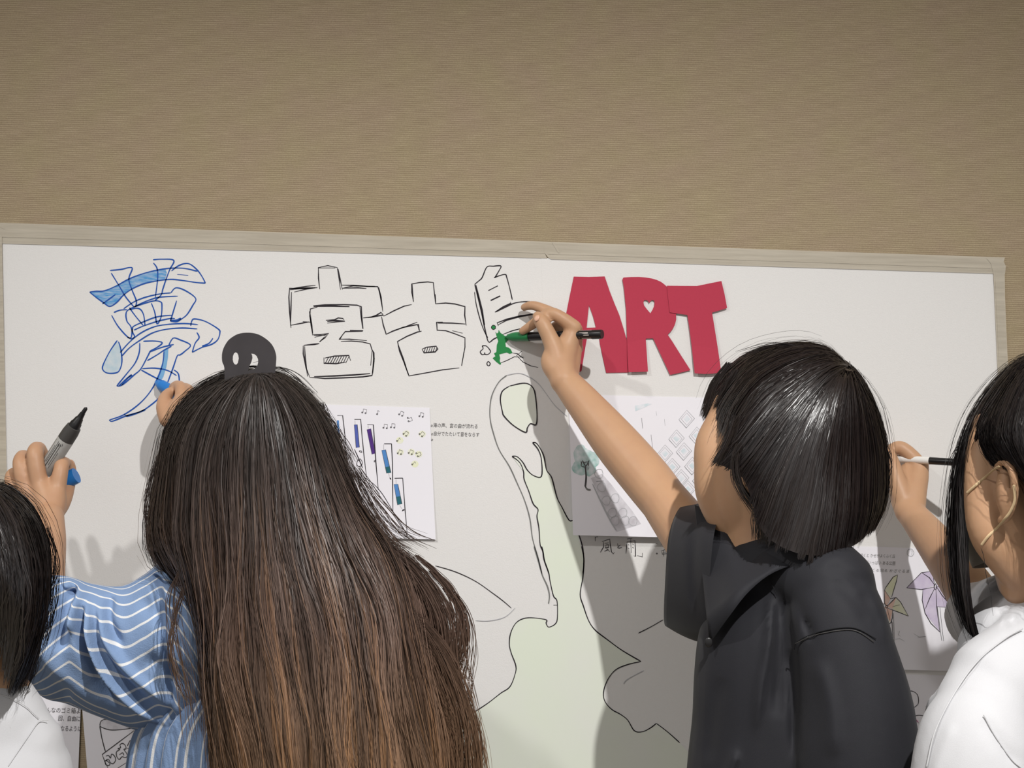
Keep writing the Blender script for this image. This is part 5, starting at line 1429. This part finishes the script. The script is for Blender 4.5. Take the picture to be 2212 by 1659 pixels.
drape_line('seam', shirtV, [(1718, 1390), (1760, 1372), (1810, 1362), (1850, 1363), (1888, 1386)], .0005, M['m_dark'], shirt)
legs(C_p, 1720, .47)

KC = (1834, 790, .475)
gC = [
 [KC, (1780, 746, .42), (1700, 741, .37), (1612, 764, .33), (1548, 822, .31), (1522, 888, .31)],
 [KC, (1782, 748, .47), (1702, 746, .47), (1620, 782, .46), (1556, 850, .43), (1528, 903, .40)],
 [KC, (1790, 766, .50), (1715, 780, .52), (1640, 820, .52), (1588, 890, .51), (1566, 955, .50)],
 [KC, (1795, 783, .52), (1725, 815, .545), (1655, 870, .55), (1596, 945, .54), (1545, 996, .515)],
 [KC, (1800, 798, .53), (1745, 848, .56), (1690, 915, .57), (1636, 990, .56), (1604, 1036, .54)],
 [KC, (1805, 812, .535), (1765, 870, .57), (1720, 950, .58), (1678, 1050, .575), (1644, 1146, .555)],
 [KC, (1815, 820, .54), (1790, 890, .575), (1765, 980, .585), (1742, 1090, .585), (1712, 1192, .58)],
 [KC, (1830, 825, .54), (1820, 900, .57), (1810, 1000, .575), (1802, 1110, .585), (1788, 1200, .575)],
 [KC, (1846, 825, .53), (1860, 900, .55), (1868, 1000, .55), (1866, 1100, .56), (1850, 1178, .545)],
 [KC, (1858, 820, .51), (1893, 900, .51), (1912, 1000, .50), (1908, 1090, .49), (1886, 1146, .47)],
 [KC, (1862, 812, .48), (1900, 890, .45), (1918, 990, .43), (1915, 1080, .42), (1890, 1140, .42)],
 [KC, (1850, 800, .44), (1870, 880, .38), (1880, 980, .35), (1870, 1080, .35), (1840, 1150, .36)],
 [KC, (1830, 785, .43), (1820, 850, .34), (1800, 960, .31), (1790, 1070, .31), (1770, 1150, .33)],
 [KC, (1800, 768, .41), (1760, 820, .33), (1720, 900, .30), (1690, 980, .30), (1680, 1060, .31)],
 [KC, (1780, 754, .41), (1720, 780, .34), (1650, 830, .31), (1600, 890, .30), (1580, 950, .30)]]
HC = Hair(gC, (1730, 950, .43), True, nu=128, nv=36)
clC = rC.uniform(0, 1, 4000)
def colC(v, k, u, Pt, rnd):
    c0 = np.array(lin((25, 21, 22))[:3]); c1 = np.array(lin((38, 29, 27))[:3])
    g = np.clip(clC[k][:, None] * .6 + rnd.uniform(0, .4, (Pt.shape[0], 1)), 0, 1) * np.ones(v.shape)
    return c0 * (1 - g[:, :, None]) + c1 * g[:, :, None]
exC = [lock([(1575, 785, .42), (1542, 835, .41), (1524, 900, .40)], 90, 12, rC, (.002, .004), wave=.0004, frizz=.0002), lock([(1590, 800, .44), (1562, 850, .44), (1545, 880, .435)], 60, 12, rC, (.003, .004), wave=.0004, frizz=.0002), lock([(1590, 900, .53), (1575, 950, .53), (1548, 1000, .52)], 90, 12, rC, (.003, .004), wave=.0004, frizz=.0002),
       lock([(1600, 960, .545), (1590, 1000, .54), (1600, 1050, .53), (1640, 1110, .52)], 60, 14, rC, (.003, .005), wave=.0006, frizz=.0002), lock([(1660, 1060, .56), (1650, 1110, .54), (1652, 1170, .51)], 160, 14, rC, (.006, .007), wave=.0006, frizz=.0002),
       lock([(1900, 900, .48), (1922, 990, .47), (1912, 1090, .46)], 14, 14, rC, (.002, .003)), lock([(1830, 800, .50), (1700, 745, .47), (1600, 765, .43)], 16, 16, rC, (.001, .004))]
build_hair('hair', HC, M['hair'], C_p, rC, 15000, 12, colC, inset=.002, extra=exC, width=.0007, depth=.0025, wave=.0010, wavef=1.0, clump=.25, nclump=420, core_v=.95, vmax=(.95, 1.02), root=.4, fly=.012, frizz=.0002)

# ================================================================ person at the far right
rD = np.random.default_rng(9)
D_p = empty('person', (P(2240, 900, .6).x, P(2240, 900, .6).y, 0), 'masked person with sleek long black hair in a white shirt at the far right', 'person')
headD = frame_of((-.50, .87), .0, 0, 1.06, P(2280, 1026, .60))
q = head_parts(headD, P(2262, 1345, .60), .050, sides=(1,))
q += [limb((2140, 920, .62, .022), (2128, 990, .63, .024), (2130, 1080, .64, .026), (2142, 1150, .645, .027), (2178, 1205, .64, .026), (2235, 1262, .63, .03)), limb((2170, 960, .63, .03), (2180, 1060, .64, .036), (2200, 1160, .635, .04), (2240, 1240, .62, .05)),
      limb((2152, 1008, .685, .0042), (2164, 999, .70, .0045), (2180, 1006, .712, .0050), (2190, 1030, .716, .0055), (2192, 1062, .712, .0055), (2186, 1092, .705, .0055), (2176, 1114, .695, .0065), (2164, 1124, .685, .0060), n=10), ball(tuple(P(2170, 1058, .690)), (.010, .013, .030)),
      limb((2262, 1345, .60, .055), (2250, 1450, .62, .070), (2260, 1640, .62, .090), (2260, 1740, .62, .090), n=20, flat=.85),
      limb((2215, 1415, .52, .028), (2250, 1450, .64, .035)),
      limb((2215, 1395, .49, .026), (2165, 1358, .395, .032), (2120, 1312, .33, .039)),
      limb((2122, 1316, .33, .038), (2080, 1252, .27, .036), (2035, 1192, .20, .0315), (1990, 1135, .135, .0255), (1968, 1108, .105, .0225)),
      limb((2215, 1475, .665, .034), (2128, 1590, .705, .034), (2115, 1850, .70, .028), (2108, 1960, .66, .020)),
      limb((1968, 1110, .104, .0225), (1972, 1070, .084, .0215), (1982, 1030, .064, .0180), (1988, 1006, .058, .0140)),
      limb((1962, 1106, .104, .021), (1950, 1070, .080, .0205), (1948, 1040, .064, .0180), (1960, 1020, .052, .015)),
      limb((1988, 1008, .058, .0135), (1964, 980, .052, .0120), (1941, 966, .046, .0112), (1922, 978, .040, .0095), (1902, 990, .030, .0080)),
      limb((1984, 1000, .046, .0120), (1960, 975, .036, .0105), (1932, 968, .028, .0095), (1908, 980, .020, .0080)),
      limb((1952, 1080, .094, .0175), (1938, 1040, .084, .0150), (1928, 1005, .072, .0128), (1920, 982, .062, .0112), (1910, 972, .054, .0090)),
      limb((1982, 1040, .048, .012), (1955, 1020, .030, .010), (1935, 1020, .020, .0085)), limb((1978, 1065, .046, .011), (1950, 1050, .028, .0092), (1932, 1050, .020, .008))]
v, f = fuse(q, .0032, 3)
mesh_obj('body', v, f, M['skin'], D_p, smooth=True); bodyD = v
for s in (-1, 1):
    e = headD @ Vector((s * .031, .076, .006)); vv, ff = ball(tuple(e), (.0115, .0115, .0115)); mesh_obj('eye', vv, ff, M['eye'], D_p, smooth=True)
# mask: shell over nose, mouth and chin
M['mask'] = cloth_mat('beige_grey_mask_fabric', (188, 178, 162), .9, .1, .3, 1500, 0)
M['strap'] = plain('beige_elastic', (206, 180, 142), .8, .2)
def mask(headM):
    V = []; n, m = 25, 17
    for i in range(n):
        a = -1.25 + 2.5 * i / (n - 1)
        for j in range(m):
            t = j / (m - 1)
            z = .012 * math.cos(a) - .135 * t * (.62 + .38 * math.cos(a)) - .012 * (1 - math.cos(a))
            R = .068 + .052 * math.cos(a * .9) * (math.sin(math.pi * (.18 + .72 * t))) ** .6
            x = math.sin(a) * (.070 if abs(a) > 1 else .068) * (1 - .28 * t); y = .012 + math.cos(a) * R * (1 - .10 * t) + .014
            V.append(tuple(headM @ Vector((x, y, z))))
    Fc = [(i * m + j, i * m + j + 1, (i + 1) * m + j + 1, (i + 1) * m + j) for i in range(n - 1) for j in range(m - 1)]
    return V, Fc
mv, mf = mask(headD)
maskD = empty('face_mask', P(2110, 1180, .6), 'beige cloth face mask with ear loops worn by the rightmost person', 'mask')
o = mesh_obj('mask_cloth', mv, mf, M['mask'], maskD, smooth=True); md = o.modifiers.new('s', 'SOLIDIFY'); md.thickness = .0015
def loop(pts):
    out = []
    for a, b, dd in pts:
        s = surface_depth(bodyD, a, b, 6); out.append((a, b, (s + .0012) if s is not None else dd))
    v, f = tube(px3(out), [.0018] * len(out), n=8, seg=30, flat=.5); mesh_obj('ear_loop', v, f, M['strap'], maskD, smooth=True)
loop([(2090, 1064, .66), (2108, 1048, .67), (2128, 1031, .68), (2148, 1014, .69), (2158, 1008, .69)])
loop([(2121, 1176, .68), (2135, 1158, .685), (2152, 1142, .69), (2168, 1124, .69), (2182, 1106, .69), (2192, 1080, .69), (2190, 1050, .69)])

q = [limb((2245, 1425, .60, .10), (2260, 1480, .62, .135), (2265, 1560, .62, .150), (2268, 1700, .62, .155), (2268, 1830, .62, .155), n=28, flat=.9),
     limb((2190, 1400, .56, .055), (2260, 1400, .66, .06)),
     limb((2120, 1530, .70, .050), (2110, 1590, .72, .066), (2108, 1700, .73, .075), (2110, 1830, .73, .078), n=24),
     limb((2160, 1462, .665, .055), (2125, 1540, .70, .058), n=24),
     limb((2245, 1430, .66, .066), (2160, 1480, .68, .062), n=20),
     limb((2250, 1385, .56, .074), (2205, 1345, .52, .066), (2168, 1340, .46, .060), (2140, 1338, .39, .054), (2118, 1332, .350, .050), n=24)]
v, f = fuse(q, .0055, 5)
v = crease(v, [([(2120, 1550), (2150, 1600), (2200, 1659)], -.003, 12), ([(2135, 1530), (2180, 1580), (2230, 1640)], .002, 14), ([(2060, 1560), (2030, 1620), (2010, 1700)], .004, 14),
               ([(2150, 1290), (2170, 1330), (2178, 1370)], -.008, 7), ([(2175, 1290), (2190, 1320), (2200, 1360)], -.007, 6), ([(2160, 1350), (2190, 1345), (2225, 1330)], -.006, 7)], lambda x, y, d: 1.0)
shD = mesh_obj('shirt', v, f, M['white_cloth'], D_p, smooth=True)
drape_line('seam', v, [(2002, 1655), (2020, 1580), (2060, 1500), (2110, 1430), (2170, 1380), (2208, 1358)], .0010, M['seam_grey'], shD)
drape_line('seam', v, [(2125, 1545), (2150, 1590), (2185, 1640), (2205, 1658)], .0007, M['seam_grey'], shD)
legs(D_p, 2260, .62)

KD = (2285, 768, .62)
lockD = [
 [KD, (2215, 768, .54), (2140, 850, .50), (2092, 950, .50), (2070, 1070, .52), (2064, 1200, .53), (2080, 1310, .54), (2112, 1408, .55)],
 [KD, (2208, 770, .58), (2128, 850, .56), (2076, 960, .56), (2054, 1080, .57), (2050, 1200, .58), (2066, 1310, .59), (2108, 1408, .59)],
 [KD, (2205, 775, .62), (2128, 860, .61), (2086, 960, .61), (2068, 1080, .615), (2065, 1200, .62), (2080, 1315, .62), (2112, 1408, .62)],
 [KD, (2208, 785, .65), (2140, 870, .65), (2104, 960, .64), (2092, 1080, .63), (2090, 1200, .63), (2098, 1315, .63), (2120, 1400, .63)]]
restD = [
 [KD, (2206, 782, .66), (2146, 862, .665), (2110, 930, .66), (2126, 985, .675), (2152, 1016, .685), (2196, 1022, .70), (2226, 1070, .71), (2240, 1180, .71), (2250, 1420, .71)],
 [KD, (2216, 796, .69), (2172, 870, .705), (2152, 940, .71), (2180, 990, .72), (2214, 1030, .725), (2240, 1100, .72), (2260, 1250, .72), (2270, 1420, .72)],
 [KD, (2250, 806, .72), (2228, 880, .745), (2222, 950, .75), (2240, 1010, .75), (2265, 1080, .745), (2280, 1200, .74), (2290, 1420, .73)],
 [KD, (2310, 795, .745), (2365, 890, .79), (2375, 1010, .795), (2368, 1120, .78), (2355, 1200, .765), (2350, 1420, .76)],
 [KD, (2385, 795, .70), (2470, 900, .72), (2480, 1050, .71), (2460, 1150, .67), (2450, 1250, .67), (2430, 1420, .67)],
 [KD, (2370, 790, .58), (2445, 900, .54), (2455, 1050, .52), (2450, 1150, .52), (2440, 1250, .52), (2420, 1420, .53)],
 [KD, (2290, 765, .55), (2310, 830, .47), (2310, 930, .45), (2305, 1050, .45), (2300, 1250, .46), (2300, 1420, .47)],
 [KD, (2240, 765, .54), (2190, 820, .48), (2170, 880, .47), (2165, 930, .46), (2160, 980, .46), (2158, 1010, .46)]]
def colD(v, k, u, Pt, rnd):
    c0 = np.array(lin((22, 20, 22))[:3]); c1 = np.array(lin((40, 33, 32))[:3])
    g = rnd.uniform(0, 1, (Pt.shape[0], 1)) * np.ones(v.shape)
    return c0 * (1 - g[:, :, None]) + c1 * g[:, :, None]
HD1 = Hair(lockD, (2110, 1000, .58), False, nu=40, nv=40); HD2 = Hair(restD, (2260, 1000, .60), False, nu=110, nv=44)
exD = [lock([(2240, 765, .60), (2150, 820, .58), (2085, 930, .57), (2050, 1050, .57), (2046, 1200, .58)], 12, 22, rD, (.001, .003)),
       lock([(2130, 860, .58), (2085, 940, .57), (2060, 1010, .57)], 10, 14, rD, (.002, .004)), lock([(2108, 1150, .66), (2116, 1230, .66), (2124, 1320, .66)], 1, 16, rD, (.002, .008), wave=.001, frizz=.0002)]
build_hair('front_hair', HD1, M['hair'], D_p, rD, 3600, 18, colD, inset=.002, extra=exD, width=.0007, depth=.0025, wave=.001, wavef=1.5, clump=.5, nclump=50, vmax=(.94, 1.0), root=.3, fly=.02, frizz=.0003)
build_hair('hair', HD2, M['hair'], D_p, rD, 8000, 17, colD, inset=.002, width=.0007, depth=.0025, wave=.0006, wavef=1.5, clump=.4, nclump=130, vmax=(.94, 1.0), root=.3, fly=.015, frizz=.0003)

# ================================================================ person at the lower left
rA = np.random.default_rng(21)
A_p = empty('person', (P(-60, 900, .8).x, P(-60, 900, .8).y, 0), 'person with a black bob and white shirt at the lower left corner', 'person')
headA = frame_of((.25, .97), .0, 0, .90, P(-66, 1272, .80))
q = head_parts(headA, P(-70, 1500, .80), .048)
q += [limb((-70, 1500, .80, .07), (-70, 1620, .80, .075), (-70, 1750, .80, .085), (-70, 1850, .80, .085), n=20, flat=.75), limb((-190, 1600, .80, .035), (45, 1620, .80, .030)),
      limb((34, 1650, .80, .030), (48, 1810, .78, .034), (50, 1980, .74, .028), (50, 2080, .70, .018)),
      limb((-210, 1580, .80, .045), (-240, 1800, .78, .04), (-240, 2000, .74, .032), (-240, 2080, .72, .02))]
v, f = fuse(q, .005, 2)
mesh_obj('body', v, f, M['skin'], A_p, smooth=True)
for s in (-1, 1):
    e = headA @ Vector((s * .031, .076, .006)); vv, ff = ball(tuple(e), (.0115, .0115, .0115)); mesh_obj('eye', vv, ff, M['eye'], A_p, smooth=True)
vv, ff = ball(tuple(headA @ Vector((0, .093, -.062))), (.016, .009, .008)); mesh_obj('mouth', vv, ff, M['lip'], A_p, smooth=True)
q = [limb((-70, 1590, .80, .09), (-70, 1650, .80, .112), (-70, 1750, .80, .116), (-70, 1900, .80, .118), n=26, flat=.8),
     limb((-110, 1572, .80, .055), (-30, 1580, .80, .054), (15, 1594, .80, .050), (42, 1618, .80, .048)), limb((34, 1618, .80, .047), (44, 1690, .79, .054), (50, 1800, .78, .058), n=22),
     limb((-200, 1590, .80, .05), (-100, 1545, .80, .055)), limb((-205, 1600, .80, .052), (-230, 1720, .79, .058), (-238, 1800, .79, .06))]
v, f = fuse(q, .0055, 4)
v = crease(v, [([(118, 1552), (136, 1600), (146, 1650)], -.003, 14)], lambda x, y, d: 1.0)
shA = mesh_obj('shirt', v, f, M['white_cloth'], A_p, smooth=True)
drape_line('seam', v, [(0, 1500), (28, 1510), (56, 1526), (84, 1552)], .0004, M['seam_grey'], shA)
drape_line('seam', v, [(104, 1556), (84, 1560), (62, 1590), (38, 1625), (18, 1655)], .0004, M['seam_grey'], shA)
legs(A_p, -70, .80)
KA = (-55, 1050, .85)
gA = [
 [KA, (15, 1046, .80), (72, 1090, .79), (104, 1160, .79), (112, 1240, .79), (101, 1340, .80), (76, 1420, .81), (44, 1492, .82)],
 [KA, (-5, 1056, .87), (50, 1110, .89), (80, 1190, .90), (88, 1270, .90), (76, 1360, .89), (50, 1440, .88), (30, 1492, .87)],
 [KA, (-30, 1066, .90), (5, 1130, .93), (30, 1220, .94), (38, 1300, .94), (30, 1380, .92), (20, 1440, .90), (12, 1484, .885)],
 [KA, (-50, 1072, .91), (-30, 1150, .95), (-18, 1240, .955), (-16, 1300, .945), (-14, 1345, .93)],
 [KA, (-80, 1080, .91), (-90, 1180, .95), (-92, 1290, .94), (-90, 1345, .92)],
 [KA, (-110, 1060, .90), (-160, 1150, .93), (-180, 1260, .93), (-165, 1360, .91), (-160, 1440, .89)],
 [KA, (-140, 1050, .85), (-225, 1120, .84), (-245, 1230, .83), (-235, 1350, .83), (-220, 1450, .83)],
 [KA, (-130, 1042, .79), (-210, 1100, .74), (-215, 1220, .73), (-218, 1340, .74), (-205, 1440, .76)],
 [KA, (-70, 1045, .78), (-80, 1070, .72), (-82, 1110, .69), (-80, 1150, .69)],
 [KA, (0, 1045, .78), (40, 1100, .73), (66, 1200, .72), (72, 1300, .73), (64, 1400, .75), (40, 1480, .78)]]
HA = Hair(gA, (-60, 1230, .80), True, nu=96, nv=36)
build_hair('hair', HA, M['hair'], A_p, rA, 9000, 13, colD, inset=.002, width=.0007, depth=.0025, wave=.0008, wavef=1.8, clump=.5, nclump=130, vmax=(.92, 1.02), root=.35, fly=.02, frizz=.0004,
           extra=[lock([(100, 1140, .80), (118, 1200, .80), (112, 1300, .80), (92, 1400, .81)], 16, 18, rA, (.001, .003)), lock([(90, 1330, .82), (70, 1410, .82), (40, 1495, .83)], 80, 14, rA, (.003, .006))])
